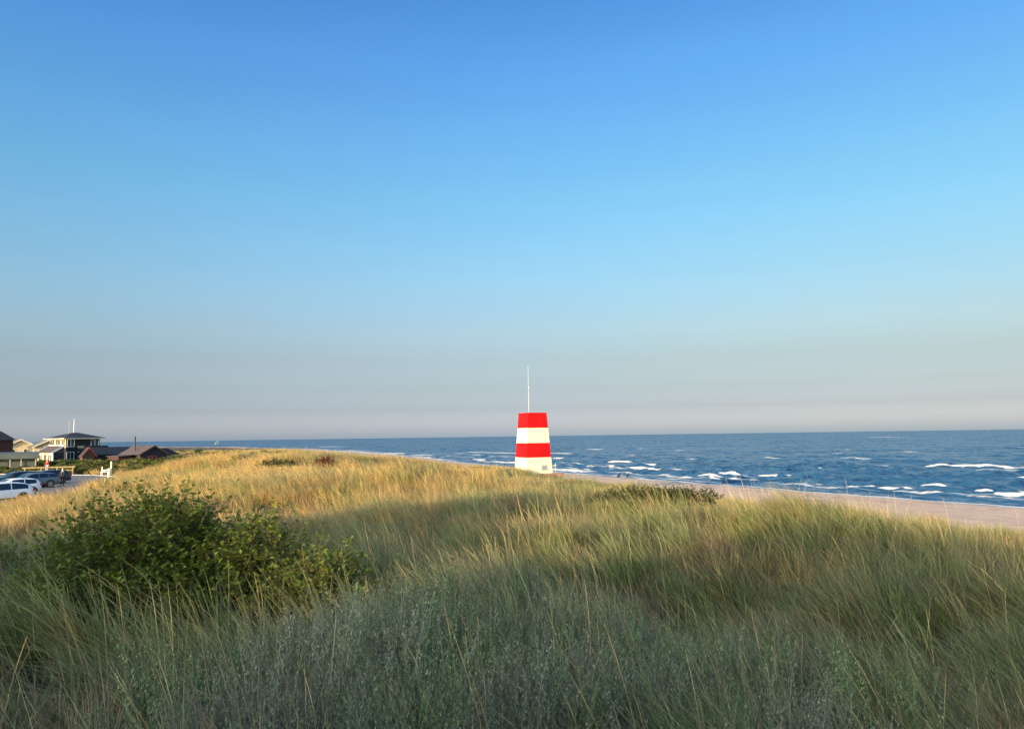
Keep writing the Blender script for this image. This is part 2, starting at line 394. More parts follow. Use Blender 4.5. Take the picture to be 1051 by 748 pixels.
# ground sheet
rr = np.concatenate([[0.01], np.geomspace(.6, 1500, 330)])
aa = np.concatenate([np.linspace(-180, -60, 120, endpoint=False), np.linspace(-60, 60, 420, endpoint=False), np.linspace(60, 180, 120, endpoint=False)])
AA, RR = np.meshgrid(np.radians(aa), rr)
GX = RR * np.sin(AA); GY = RR * np.cos(AA); GZ = H(GX, GY)
nr, na = GX.shape
I = np.arange(nr * na).reshape(nr, na); J = np.roll(I, -1, 1)
F = np.stack([I[:-1], J[:-1], J[1:], I[1:]], -1).reshape(-1, 4)[:, ::-1]
def m_ground():
    m, n, p = nodes('dune_sand_and_litter')
    at = n.nodes.new('ShaderNodeAttribute'); at.attribute_name = 'sand'
    aw = n.nodes.new('ShaderNodeAttribute'); aw.attribute_name = 'wet'
    n1 = noise(n, .9, 6); n2 = noise(n, 14, 5); n3 = noise(n, .12, 4)
    soil = ramp(n, [(.3, (.02, .02, .010)), (.55, (.045, .038, .019)), (.78, (.10, .08, .042))], n1.outputs['Fac'])
    sand = ramp(n, [(.3, (.54, .345, .215)), (.7, (.70, .47, .31))], n1.outputs['Fac'])
    weed = ramp(n, [(.58, (1, 1, 1)), (.68, (.55, .45, .38))], n3.outputs['Fac'])
    mw = n.nodes.new('ShaderNodeMix'); mw.data_type = 'RGBA'; mw.blend_type = 'MULTIPLY'; mw.inputs[0].default_value = .7
    n.links.new(sand.outputs[0], mw.inputs[6]); n.links.new(weed.outputs[0], mw.inputs[7])
    mx = n.nodes.new('ShaderNodeMix'); mx.data_type = 'RGBA'
    n.links.new(at.outputs['Fac'], mx.inputs[0]); n.links.new(soil.outputs[0], mx.inputs[6]); n.links.new(mw.outputs[2], mx.inputs[7])
    m2 = n.nodes.new('ShaderNodeMix'); m2.data_type = 'RGBA'; m2.inputs[7].default_value = (.16, .11, .08, 1)
    n.links.new(aw.outputs['Fac'], m2.inputs[0]); n.links.new(mx.outputs[2], m2.inputs[6]); n.links.new(m2.outputs[2], p.inputs['Base Color'])
    rg = n.nodes.new('ShaderNodeMapRange'); rg.inputs[3].default_value = .95; rg.inputs[4].default_value = .3
    n.links.new(aw.outputs['Fac'], rg.inputs[0]); n.links.new(rg.outputs[0], p.inputs['Roughness'])
    b = n.nodes.new('ShaderNodeBump'); b.inputs['Strength'].default_value = .6; b.inputs['Distance'].default_value = .22
    ad = n.nodes.new('ShaderNodeMath'); ad.operation = 'MULTIPLY_ADD'; ad.inputs[1].default_value = .25
    n4 = noise(n, 1.8, 5)
    n.links.new(n2.outputs['Fac'], ad.inputs[0]); n.links.new(n4.outputs['Fac'], ad.inputs[2]); n.links.new(ad.outputs[0], b.inputs['Height']); n.links.new(b.outputs[0], p.inputs['Normal'])
    return m
SS = ds(GX, GY)
sandm = 1 - sstep(33, 40, SS + (fbm(GX * .3, GY * .3) - .5) * 10)
wrk = np.exp(-((SS - 6.5 + (fbm(GX * .2, GY * .2) - .5) * 5) / .55) ** 2) * sstep(.4, .6, fbm(GX * .8, GY * .8)) + .7 * np.exp(-((SS - 13 + (fbm(GX * .15 + 9, GY * .15) - .5) * 8) / .7) ** 2) * sstep(.45, .6, fbm(GX * .9 + 5, GY * .9))
wetm = 1 - sstep(1.0, 3.5, SS + (fbm(GX * .15, GY * .15) - .5) * 2.5)
me = np_mesh('ground', np.stack([GX, GY, GZ], -1).reshape(-1, 3), F, m_ground(), True,
             {'sand': ('FLOAT', 'POINT', sandm.ravel()), 'wet': ('FLOAT', 'POINT', np.clip(wetm + .75 * wrk, 0, 1).ravel())})
tag(link(bpy.data.objects.new('ground', me)), kind='structure')

# car park surface
def m_asphalt():
    m, n, p = nodes('worn_asphalt')
    n1 = noise(n, .5, 5); n2 = noise(n, 60, 3)
    r = ramp(n, [(.3, (.075, .075, .08)), (.7, (.13, .13, .135))], n1.outputs['Fac']); n.links.new(r.outputs[0], p.inputs['Base Color'])
    b = n.nodes.new('ShaderNodeBump'); b.inputs['Strength'].default_value = .4; b.inputs['Distance'].default_value = .01
    n.links.new(n2.outputs['Fac'], b.inputs['Height']); n.links.new(b.outputs[0], p.inputs['Normal']); p.inputs['Roughness'].default_value = .85
    return m
pq = [Vector((x, y, EYE + PARK + .012)) for x, y in PQ]
me = bpy.data.meshes.new('parking_area'); me.from_pydata(pq, [], [tuple(range(len(pq)))]); me.materials.append(m_asphalt())
tag(link(bpy.data.objects.new('parking_area', me)), kind='structure')
# stones edging the car park
mb = MB()
e0 = pq
for i in range(0, 4):
    a, b = e0[i], e0[i + 1]; L = (b - a).length; k = int(L / .5)
    for j in range(k):
        p = a.lerp(b, (j + .5) / k); s_ = random.uniform(.07, .11)
        d = (b - a).normalized(); q = Vector((-d.y, d.x, 0))
        mb.hexa([p + d * u * .22 + q * v * .08 - Vector((0, 0, .05)) for u, v in ((-1,-1),(1,-1),(1,1),(-1,1))],
                [p + d * u * .21 + q * v * .07 + Vector((0, 0, s_)) for u, v in ((-1,-1),(1,-1),(1,1),(-1,1))])
tag(mb.build('kerb', paint('kerb_stone', (.28, .27, .26), .8, .2, 2)), kind='structure')

# ------------------------------------------------------------------ sea
def on_sea(px, py):
    ang = math.atan((py - 374) / 794) - math.atan((hy(px) - 374) / 794)
    Y = EYE / math.tan(ang); return np.array([gx(px, Y), Y])
ypx = np.concatenate([[.1, .3, .6], np.arange(.8, 112, .17), [118, 130, 160]])
rr = 794 * EYE / ypx[::-1]
aa = np.radians(np.concatenate([np.linspace(-70, -36, 90, endpoint=False), np.linspace(-36, 38, 980, endpoint=False), np.linspace(38, 110, 140)]))
AA, RR = np.meshgrid(aa, rr); WX = RR * np.sin(AA); WY = RR * np.cos(AA)
sw = ds(WX, WY)
drow = .17 * RR ** 2 / (794 * EYE)
wz = np.zeros_like(WX); slope = np.zeros_like(WX)
wdir = R(200)      # waves run towards the beach, compass-like angle in the XY plane
wr = np.random.default_rng(3)
for i in range(70):
    lam = 2.0 * (7.5 / 2.0) ** wr.random(); th = wdir + wr.normal() * .42
    kx, ky = math.cos(th) * 2 * math.pi / lam, math.sin(th) * 2 * math.pi / lam
    a = .0058 * lam * (.6 + .8 * wr.random())
    a = a * sstep(2.2, 5, lam / drow)
    ph = kx * WX + ky * WY + wr.random() * 6.28 + 1.5 * fbm(WX * .02 + i, WY * .02)
    wz += a * np.sin(ph)
wz *= sstep(0, 14, -sw) * .9 + .1
wz = np.where(wz > 0, wz * 1.25, wz * .85)
foam = np.zeros_like(WX)
breakers = [  # px0, py0, px1, py1, height, foam width m
 (950,478.5,1075,482,.42,.9),(960,506.5,1030,511,.2,.4),(700,488,740,490,.15,.35),(830,497,890,500,.12,.3),(500,469,530,469.5,.15,.5),(985,483,1075,484,.2,.9),(862,471,889,472,.45,.8),(779,471,802,471,.35,.7),(884,478,910,478.5,.3,.6),
 (890,501,934,504,.5,.7),(942,499,966,500,.5,.7),(1020,508,1075,512,.5,.8),(1036,491,1060,492,.4,.6),(806,488,816,489,.35,.5),
 (800,496,824,497,.35,.5),(775,488.5,796,489,.34,.8),(741,486,758,487.5,.22,.6),(738,491.5,778,494.5,.3,.5),(718,490.5,738,492,.35,.6),
 (655,477,672,477.5,.5,.7),(690,463,700,463,.4,.8),(627,475,643,476,.6,.8),(568,476,612,478,.35,.6),(606,479,676,483,.35,.6),(683,482,694,482.5,.35,.5),
 (552,465.5,585,466.5,.4,.9),(480,464.6,538,466.3,.35,.9),(482,467.5,494,467.6,.3,.8),(491,472,497,474,.4,.8),(497,474.5,536,476,.35,.8),
 (569,471,577,471.5,.5,.8),(540,481,608,485,.3,.6),(1041,460,1075,461,.4,1.0),(864,462,869,462,.35,.6),(904,449.3,908,449.4,.6,1.0),
 (400,465.5,414,466,.3,1),(425,467.5,442,468,.3,1),(330,459,345,459,.3,2),(605,461.5,612,462,.3,.8),(652,461,660,461,.25,.8),
 (700,472,712,472.5,.15,.3),(920,464,935,464.4,.15,.4),(990,505,1010,506,.35,.4),(560,478,566,478,.3,.4),(466,466,474,466,.25,.7),
 (640,468,650,468,.2,.4),(830,481,840,481.5,.2,.4),(850,466,862,466,.18,.4)]
for q, (x0, y0, x1, y1, hh, fw) in enumerate(breakers):
    A = on_sea(x0, y0); B = on_sea(x1, y1); d = B - A; L = np.hypot(*d); u = d / L; nn = np.array([-u[1], u[0]])
    if nn[1] < 0: nn = -nn                      # seaward / away
    px_, py_ = WX - A[0], WY - A[1]
    t = px_ * u[0] + py_ * u[1]; v = px_ * nn[0] + py_ * nn[1]
    v = v + (fbm(t * .16 + q * 3, t * 0 + q) - .5) * (3.0 + L * .04)
    edge = sstep(-.12 * L - .5, .12 * L + 1, t) * sstep(-.12 * L - .5, .12 * L + 1, L - t)
    edge2 = np.clip(edge * (.75 + .5 * fbm(t * .35, t * 0 + q)), 0, 1)
    row = np.maximum(drow, .25)
    prof = np.exp(-np.where(v > 0, (v / np.maximum(2.2, row * 1.5)) ** 2, (v / np.maximum(.55, row)) ** 2))
    wz += hh * prof * edge2 * .62
    fm = np.exp(-(((v + fw * .3) / np.maximum(fw * .75, row * .8)) ** 2) * 1.2) * sstep(.15, .6, edge2)
    foam = np.maximum(foam, fm * 1.25)
# swash and thin lines along the beach
wob = (fbm(WX * .08, WY * .08) - .5) * 3.5
for off, wd, st in ((.6, .5, .95), (3.4, .4, .85), (8.0, .4, .7), (15.0, .45, .55)):
    foam = np.maximum(foam, st * np.exp(-((sw + off + wob * (1 if off < 3 else 1.6)) / (wd + drow * .4)) ** 2) * sstep(.35, .6, fbm(WX * .05 + off * 3, WY * .05) + (.25 if off < 1 else 0)))
nr, na = WX.shape
I = np.arange(nr * na).reshape(nr, na)
F = np.stack([I[:-1, :-1], I[:-1, 1:], I[1:, 1:], I[1:, :-1]], -1).reshape(-1, 4)
keep = (sw.ravel()[F] < 7).any(1) ; F = F[keep]
used = np.zeros(nr * na, bool); used[F.ravel()] = True; mp_ = np.cumsum(used) - 1
V = np.stack([WX, WY, wz + .02], -1).reshape(-1, 3)[used]
def m_sea():
    m, n, p = nodes('sea_water')
    tc = n.nodes.new('ShaderNodeTexCoord'); mp = n.nodes.new('ShaderNodeMapping'); mp.inputs['Rotation'].default_value = (0, 0, -(wdir))
    mp.inputs['Scale'].default_value = (1, .32, 1); n.links.new(tc.outputs['Object'], mp.inputs[0])
    mpr = n.nodes.new('ShaderNodeMapping'); mpr.inputs['Rotation'].default_value = (0, 0, R(-5)); mpr.inputs['Scale'].default_value = (.35, 1, 1)
    n.links.new(tc.outputs['Object'], mpr.inputs[0])
    c = noise(n, .045, 5, mpr.outputs[0])
    acc = None
    for sc_, amp_, vec_ in ((.11, 1.8, mpr), (.38, 2.4, mp), (1.3, 2.0, mp), (4.5, .9, mp)):
        q = noise(n, sc_, 3, vec_.outputs[0])
        sb_ = n.nodes.new('ShaderNodeVectorMath'); sb_.operation = 'SUBTRACT'; sb_.inputs[1].default_value = (.5, .5, .5); n.links.new(q.outputs['Color'], sb_.inputs[0])
        ml_ = n.nodes.new('ShaderNodeVectorMath'); ml_.operation = 'MULTIPLY'; ml_.inputs[1].default_value = (amp_ * .8, amp_, 0); n.links.new(sb_.outputs[0], ml_.inputs[0])
        if acc is None: acc = ml_.outputs[0]
        else:
            a2 = n.nodes.new('ShaderNodeVectorMath'); a2.operation = 'ADD'; n.links.new(acc, a2.inputs[0]); n.links.new(ml_.outputs[0], a2.inputs[1]); acc = a2.outputs[0]
    ge_ = n.nodes.new('ShaderNodeNewGeometry'); a3 = n.nodes.new('ShaderNodeVectorMath'); a3.operation = 'ADD'; n.links.new(acc, a3.inputs[0]); n.links.new(ge_.outputs['Normal'], a3.inputs[1])
    nz = n.nodes.new('ShaderNodeVectorMath'); nz.operation = 'NORMALIZE'; n.links.new(a3.outputs[0], nz.inputs[0]); n.links.new(nz.outputs[0], p.inputs['Normal'])
    col = ramp(n, [(.35, (.012, .050, .100)), (.65, (.022, .076, .140))], c.outputs['Fac'])
    p.inputs['Roughness'].default_value = .26; p.inputs['IOR'].default_value = 1.33
    fa = n.nodes.new('ShaderNodeAttribute'); fa.attribute_name = 'foam'
    fn = noise(n, 1.6, 5, mpr.outputs[0])
    ad = n.nodes.new('ShaderNodeMath'); ad.operation = 'MULTIPLY_ADD'; ad.inputs[1].default_value = 1.5; ad.inputs[2].default_value = -.78; n.links.new(fn.outputs['Fac'], ad.inputs[0])
    su = n.nodes.new('ShaderNodeMath'); su.operation = 'ADD'; n.links.new(fa.outputs['Fac'], su.inputs[0]); n.links.new(ad.outputs[0], su.inputs[1])
    fr = ramp(n, [(.28, (0, 0, 0)), (.45, (.35, .35, .35)), (.8, (1, 1, 1))], su.outputs[0])
    # keep noise from making foam where there is none
    mu = n.nodes.new('ShaderNodeMath'); mu.operation = 'MULTIPLY'; gt = n.nodes.new('ShaderNodeMapRange'); gt.inputs[1].default_value = .12; gt.inputs[2].default_value = .3
    n.links.new(fa.outputs['Fac'], gt.inputs[0]); n.links.new(fr.outputs[0], mu.inputs[0]); n.links.new(gt.outputs[0], mu.inputs[1])
    n.links.new(col.outputs[0], p.inputs['Base Color'])
    df = n.nodes.new('ShaderNodeBsdfDiffuse'); df.inputs[0].default_value = (.66, .63, .57, 1)
    ms = n.nodes.new('ShaderNodeMixShader'); n.links.new(mu.outputs[0], ms.inputs[0]); n.links.new(p.outputs[0], ms.inputs[1]); n.links.new(df.outputs[0], ms.inputs[2])
    n.links.new(ms.outputs[0], n.nodes['Material Output'].inputs['Surface'])
    return m
me = np_mesh('sea', V, mp_[F], m_sea(), True, {'foam': ('FLOAT', 'POINT', foam.ravel()[used])})
tag(link(bpy.data.objects.new('sea', me)), kind='structure')

# ------------------------------------------------------------------ vegetation pieces
HIDE = bpy.data.collections     # collections left unlinked hold the tuft meshes
def ribbons(base, dirs, length, width, lean, wind, nseg=4, curl=None, r=None):
    """curved tapering blades; base (n,3), dirs (n,) azimuth of splay, lean (n,) radians of splay, wind: vector added along the length"""
    r = r or rng
    n = len(base); t = np.linspace(0, 1, nseg + 1)
    out = np.zeros((n, nseg + 1, 3)); p = base.copy(); out[:, 0] = p
    az = dirs; L = length / nseg
    for i in range(nseg):
        k = (i + .5) / nseg
        le = lean * (.55 + .9 * k) + (0 if curl is None else curl * k * k)
        d = np.stack([np.sin(le) * np.cos(az), np.sin(le) * np.sin(az), np.cos(le)], -1) + np.outer(np.ones(n) * (.25 + 1.1 * k), wind)
        d /= np.linalg.norm(d, axis=1, keepdims=True)
        p = p + d * L[:, None]; out[:, i + 1] = p
    face = rng.random(n) * math.pi
    side = np.stack([np.cos(face), np.sin(face), np.zeros(n)], -1)
    wv = width[:, None] * np.array([.75, 1, .85, .6, .3, .2, .1][:nseg] + [.06])[None, :]
    Lf = out - side[:, None] * wv[..., None] / 2; Rt = out + side[:, None] * wv[..., None] / 2
    V = np.stack([Lf, Rt], 2).reshape(-1, 3)
    b = (np.arange(n) * (nseg + 1) * 2)[:, None] + (np.arange(nseg) * 2)[None, :]
    F = np.stack([b, b + 1, b + 3, b + 2], -1).reshape(-1, 4)
    tt = np.tile(np.repeat(t, 2), n)
    rn = np.repeat(rng.random(n), (nseg + 1) * 2)
    return V, F, rn, tt
def hidden(col, name, me):
    o = bpy.data.objects.new(name, me); col.objects.link(o); return o
WIND = np.array([-.62, -.08, 0.0])
def join(parts):
    V = []; F = []; r = []; t = []; k = 0
    for v, f, a, b in parts:
        V.append(v); F.append(f + k); r.append(a); t.append(b); k += len(v)
    return np.concatenate(V), np.concatenate(F), np.concatenate(r), np.concatenate(t)
def grass_tuft(n, rad, hlo, hhi, wlo, whi, spread, wind=1.0, nseg=4):
    th = rng.random(n) * 6.283; rad_ = rad * np.sqrt(rng.random(n))
    base = np.stack([rad_ * np.cos(th), rad_ * np.sin(th), np.full(n, -.06)], -1)
    return ribbons(base, th + rng.normal(size=n) * .6, hlo + (hhi - hlo) * rng.random(n), wlo + (whi - wlo) * rng.random(n),
                   np.abs(rng.normal(size=n)) * spread, WIND * wind, nseg, curl=rng.random(n) * .9)
def leaves(cent, nrm_az, size, tilt, aspect=.5):
    """small pointed leaves: two quads folded along the midrib"""
    n = len(cent)
    d = np.stack([np.cos(nrm_az) * np.cos(tilt), np.sin(nrm_az) * np.cos(tilt), np.sin(tilt)], -1)
    s = np.cross(d, np.array([0, 0, 1.0])); s /= np.linalg.norm(s, axis=1, keepdims=True) + 1e-9
    up = np.cross(s, d)
    ro = (rng.random(n) - .5) * 1.4
    s2 = s * np.cos(ro)[:, None] + up * np.sin(ro)[:, None]; u2 = np.cross(s2, d)
    z = size[:, None]
    P0 = cent; P3 = cent + d * z; m = cent + d * z * .45
    A = m + s2 * z * aspect * .5 + u2 * z * .10; B = m - s2 * z * aspect * .5 + u2 * z * .10
    Q = cent + d * z * .8 ; 
    V = np.stack([P0, A, P3, B, m], 1).reshape(-1, 3)
    b = np.arange(n) * 5
    F = np.concatenate([np.stack([b, b + 4, b + 2, b + 1], -1), np.stack([b, b + 3, b + 2, b + 4], -1)])
    rn = np.repeat(rng.random(n), 5); tt = np.tile([0, .5, 1, .5, .5], n)
    return V, F, rn, tt
def sprig_clump(ns, rad, h0, h1, leaf, per):
    th = rng.random(ns) * 6.283; rd = rad * np.sqrt(rng.random(ns))
    base = np.stack([rd * np.cos(th), rd * np.sin(th), np.zeros(ns)], -1)
    hgt = h0 + (h1 - h0) * rng.random(ns)
    az = th + rng.normal(size=ns) * .5; ln = .1 + .3 * rng.random(ns)
    dirv = np.stack([np.sin(ln) * np.cos(az) - .14, np.sin(ln) * np.sin(az), np.cos(ln)], -1)
    k = np.tile(np.linspace(.12, 1, per), ns); i = np.repeat(np.arange(ns), per)
    c = base[i] + dirv[i] * (hgt[i] * k)[:, None] + rng.normal(size=(ns * per, 3)) * .006
    lv = leaves(c, rng.random(ns * per) * 6.283, leaf * (1.15 - .55 * k) * (.8 + .4 * rng.random(ns * per)), .75 + .6 * rng.random(ns * per), .40)
    st = ribbons(base, az, hgt, np.full(ns, .004), ln, np.array([-.14, 0, 0]), 3)
    return join([lv, st])
def vmesh(name, data, mat):
    V, F, rn, tt = data
    return np_mesh(name, V, F, mat, False, {'rnd': ('FLOAT', 'POINT', rn), 'tt': ('FLOAT', 'POINT', tt)})
def seed_heads(n, rad, h0, h1):
    th = rng.random(n) * 6.283; rd = rad * np.sqrt(rng.random(n)); base = np.stack([rd * np.cos(th), rd * np.sin(th), np.zeros(n)], -1)
    L = h0 + (h1 - h0) * rng.random(n)
    V, F, rn, tt = ribbons(base, th, L, np.full(n, .0045), .12 + .2 * rng.random(n), WIND * .6, 5)
    # the head: widen the last two sections
    Vr = V.reshape(n, 6, 2, 3)
    for s_, w_ in ((3, .5), (4, 3.2), (5, 1.8)):
        mid = Vr[:, s_].mean(1, keepdims=True); Vr[:, s_] = mid + (Vr[:, s_] - mid) * w_ * (1 if s_ < 5 else 3)
    return Vr.reshape(-1, 3), F, np.clip(rn * .3 + .7, 0, 1), tt

colG = bpy.data.collections.new('tufts_grass'); colS = bpy.data.collections.new('tufts_willow')
colD = bpy.data.collections.new('tufts_dry'); colF = bpy.data.collections.new('tufts_far'); colB = bpy.data.collections.new('tufts_scrub')
NG = 8
for i in range(NG):
    hidden(colG, f'a{i}', vmesh(f'tuft{i}', grass_tuft((34, 44, 60, 26)[i % 4], (.12, .17, .22, .10)[i % 4], .32, .86 + .03 * i, .0045, .0088, .38, 1.0 + .35 * (i % 3), 5), M['blade']))
colM = bpy.data.collections.new('tufts_middle'); colU = bpy.data.collections.new('tufts_under')
for i in range(8):
    hidden(colM, f'a{i}', vmesh(f'mid_tuft{i}', grass_tuft((34, 46, 62, 26)[i % 4], (.13, .19, .25, .11)[i % 4], .34, .92, .0075, .0135, .38, 1.1 + .35 * (i % 3), 4), M['blade']))
for i in range(4):
    hidden(colU, f'a{i}', vmesh(f'under_tuft{i}', grass_tuft(60, .24, .12, .34, .005, .010, .75, .6, 3), M['blade']))
for i in range(5):
    hidden(colF, f'a{i}', vmesh(f'far_tuft{i}', grass_tuft(90, .34, .35, .85, .006, .011, .32, 1.0, 3), M['blade']))
for i in range(5):
    hidden(colS, f'a{i}', vmesh(f'willow{i}', sprig_clump(20, .20, .26, .56, .023, 44), M['sprig']))
for i in range(4):
    hidden(colD, f'a{i}', vmesh(f'dry{i}', join([seed_heads(4, .18, .7, 1.05), grass_tuft(14, .2, .4, .9, .002, .004, .55, .9)]), M['dry']))
def scrub_clump(n, rx, hz_, leaf):
    th = rng.random(n) * 6.283; ph = np.arccos(rng.random(n)); rad = .75 + .3 * rng.random(n)
    c = np.stack([rx * rad * np.sin(ph) * np.cos(th), rx * rad * np.sin(ph) * np.sin(th), hz_ * rad * np.cos(ph)], -1)
    return leaves(c, rng.random(n) * 6.283, leaf * (.6 + .8 * rng.random(n)), rng.random(n) * 1.2 - .2, .8)
for i in range(4):
    hidden(colB, f'a{i}', vmesh(f'scrub{i}', scrub_clump(420, .95, .95, .22), M['scrub']))

def scatter(name, col, P, rot, sc, idx, colr, label, cat):
    n = len(P)
    me = bpy.data.meshes.new(name); me.vertices.add(n); me.vertices.foreach_set('co', np.asarray(P, np.float32).ravel())
    for an, typ, arr in (('rot', 'FLOAT_VECTOR', rot), ('scl', 'FLOAT_VECTOR', sc)):
        a = me.attributes.new(an, typ, 'POINT'); a.data.foreach_set('vector', np.asarray(arr, np.float32).ravel())
    a = me.attributes.new('pick', 'INT', 'POINT'); a.data.foreach_set('value', np.asarray(idx, np.int32))
    a = me.attributes.new('col', 'FLOAT_COLOR', 'POINT'); a.data.foreach_set('color', np.concatenate([colr, np.ones((n, 1))], 1).astype(np.float32).ravel())
    o = link(bpy.data.objects.new(name, me))
    g = bpy.data.node_groups.new(name, 'GeometryNodeTree')
    g.interface.new_socket('Geometry', in_out='INPUT', socket_type='NodeSocketGeometry'); g.interface.new_socket('Geometry', in_out='OUTPUT', socket_type='NodeSocketGeometry')
    N = g.nodes; gi = N.new('NodeGroupInput'); go = N.new('NodeGroupOutput'); ip = N.new('GeometryNodeInstanceOnPoints')
    ci = N.new('GeometryNodeCollectionInfo'); ci.inputs['Collection'].default_value = col; ci.inputs['Separate Children'].default_value = True; ci.inputs['Reset Children'].default_value = True
    def na_(nm, dt):
        q = N.new('GeometryNodeInputNamedAttribute'); q.data_type = dt; q.inputs['Name'].default_value = nm; return q.outputs[0]
    mp = N.new('GeometryNodeMeshToPoints')
    L = g.links.new
    L(gi.outputs[0], mp.inputs['Mesh']); L(mp.outputs[0], ip.inputs['Points']); L(ci.outputs[0], ip.inputs['Instance']); ip.inputs['Pick Instance'].default_value = True
    L(na_('pick', 'INT'), ip.inputs['Instance Index']); L(na_('rot', 'FLOAT_VECTOR'), ip.inputs['Rotation']); L(na_('scl', 'FLOAT_VECTOR'), ip.inputs['Scale'])
    L(ip.outputs[0], go.inputs[0])
    md = o.modifiers.new('scatter', 'NODES'); md.node_group = g
    return tag(o, label, cat, kind='stuff')

# where plants grow ------------------------------------------------
houses_xy = []        # (x, y, radius) kept clear
BUSH = (gx(195, 9.6), 9.6)
def clear(x, y):
    c = dpoly(x, y, PQ) > .5
    for (a, b, r) in houses_xy: c &= np.hypot(x - a, y - b) > r
    c &= np.hypot(x - 1.9, y - 66.3) > 2.6
    c &= np.hypot(x, y) > 1.5
    c &= (((x - gx(655, 26.2)) / 2.3) ** 2 + ((y - 25.7) / 1.2) ** 2) > 1
    return c
def sample(r0, r1, dens, a0=-44, a1=44):
    a0, a1 = R(a0), R(a1); n = int(dens * (a1 - a0) / 2 * (r1 ** 2 - r0 ** 2))
    r = np.sqrt(rng.random(n) * (r1 ** 2 - r0 ** 2) + r0 ** 2); a = a0 + (a1 - a0) * rng.random(n)
    return r * np.sin(a), r * np.cos(a)
def dune_prob(x, y):
    s = ds(x, y) + (fbm(x * .3, y * .3) - .5) * 10
    return sstep(34, 42, s)
def willow_mask(x, y):
    """grey creeping willow patches"""
    r = np.hypot(x, y)
    m = np.exp(-(((x - .1) / 3.3) ** 2 + ((y - 6.0) / 3.6) ** 2) * 1.1) * 1.15
    m = np.maximum(m, np.exp(-(((x + 8.5) / 1.8) ** 2 + ((y - 13.5) / 2.2) ** 2)))
    m = np.maximum(m, np.exp(-(((x - .9) / 1.2) ** 2 + ((y - 4.2) / 1.2) ** 2)))
    return m * (.2 + 1.6 * fbm(x * 1.3, y * 1.3, 2)) > .68
colA = np.array
GREEN = colA([.13, .215, .06]); OLIVE = colA([.22, .245, .075]); STRAW = colA([.44, .33, .13]); GREYG = colA([.17, .215, .125]); BROWN = colA([.16, .10, .055]); GOLD = colA([.46, .34, .13])
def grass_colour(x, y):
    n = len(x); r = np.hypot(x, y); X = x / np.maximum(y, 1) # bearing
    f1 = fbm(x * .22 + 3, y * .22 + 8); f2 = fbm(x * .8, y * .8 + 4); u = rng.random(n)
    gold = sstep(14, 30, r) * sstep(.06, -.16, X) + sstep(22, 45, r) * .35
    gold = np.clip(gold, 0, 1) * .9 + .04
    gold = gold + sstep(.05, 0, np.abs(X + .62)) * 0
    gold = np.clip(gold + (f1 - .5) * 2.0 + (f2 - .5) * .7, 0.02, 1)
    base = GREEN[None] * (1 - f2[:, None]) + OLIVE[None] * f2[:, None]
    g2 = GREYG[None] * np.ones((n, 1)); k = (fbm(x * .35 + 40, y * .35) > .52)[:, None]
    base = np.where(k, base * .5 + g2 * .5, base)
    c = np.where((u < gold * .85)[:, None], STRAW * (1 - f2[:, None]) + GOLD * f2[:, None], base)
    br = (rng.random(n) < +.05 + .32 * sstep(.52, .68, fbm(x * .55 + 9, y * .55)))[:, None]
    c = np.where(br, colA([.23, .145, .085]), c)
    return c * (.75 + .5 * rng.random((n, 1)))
def place(x, y, hmul=1.0, sdev=.2, rotr=.6, tiltr=.12):
    n = len(x); z = H(x, y)
    P = np.stack([x, y, z], -1)
    rot = np.stack([rng.normal(size=n) * tiltr, rng.normal(size=n) * tiltr, rng.normal(size=n) * rotr], -1)
    s = np.clip(1 + rng.normal(size=n) * sdev, .5, 1.6) * hmul
    return P, rot, np.stack([s, s, s * (.85 + .3 * rng.random(n))], -1)

def near_grass(rings, colx, name, label):
    bx_, by_ = [], []
    for r0, r1, d in rings:
        x, y = sample(r0, r1, d); bx_.append(x); by_.append(y)
    x = np.concatenate(bx_); y = np.concatenate(by_)
    wm = willow_mask(x, y)
    inb = (((x - BUSH[0]) / 2.0) ** 2 + ((y - BUSH[1]) / 1.3) ** 2) < 1
    clump = fbm(x * 1.7, y * 1.7, 2)
    k = clear(x, y) & (rng.random(len(x)) < dune_prob(x, y)) & (~(wm & (rng.random(len(x)) < .8))) & (~inb) & (clump > .44 + .14 * rng.random(len(x)))
    x, y = x[k], y[k]; clump = clump[k]
    P, rot, sc = place(x, y, (.40 + .8 * fbm(x * .55 + 7, y * .55) + .5 * (clump - .4)))
    rot[:, 2] += (fbm(x * .25, y * .25 + 50) - .5) * 1.6
    scatter(name, colx, P, rot, sc, rng.integers(0, NG, len(x)), grass_colour(x, y), label, 'grass')
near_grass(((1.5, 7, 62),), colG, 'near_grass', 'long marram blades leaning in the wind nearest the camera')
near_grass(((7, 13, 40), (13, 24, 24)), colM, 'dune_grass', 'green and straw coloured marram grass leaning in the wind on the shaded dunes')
x, y = sample(1.5, 22, 18); k = clear(x, y) & (dune_prob(x, y) > .3); x, y = x[k], y[k]
P, rot, sc = place(x, y, 1.0, .25, 3); u = fbm(x * .7 + 20, y * .7)[:, None]
scatter('short_grass', colU, P, rot, sc, rng.integers(0, 4, len(x)), (colA([.09, .12, .04])[None] * (1 - u) + colA([.17, .12, .07])[None] * u) * (.6 + .7 * rng.random((len(x), 1))), 'short dull grass and litter between the marram tufts', 'grass')

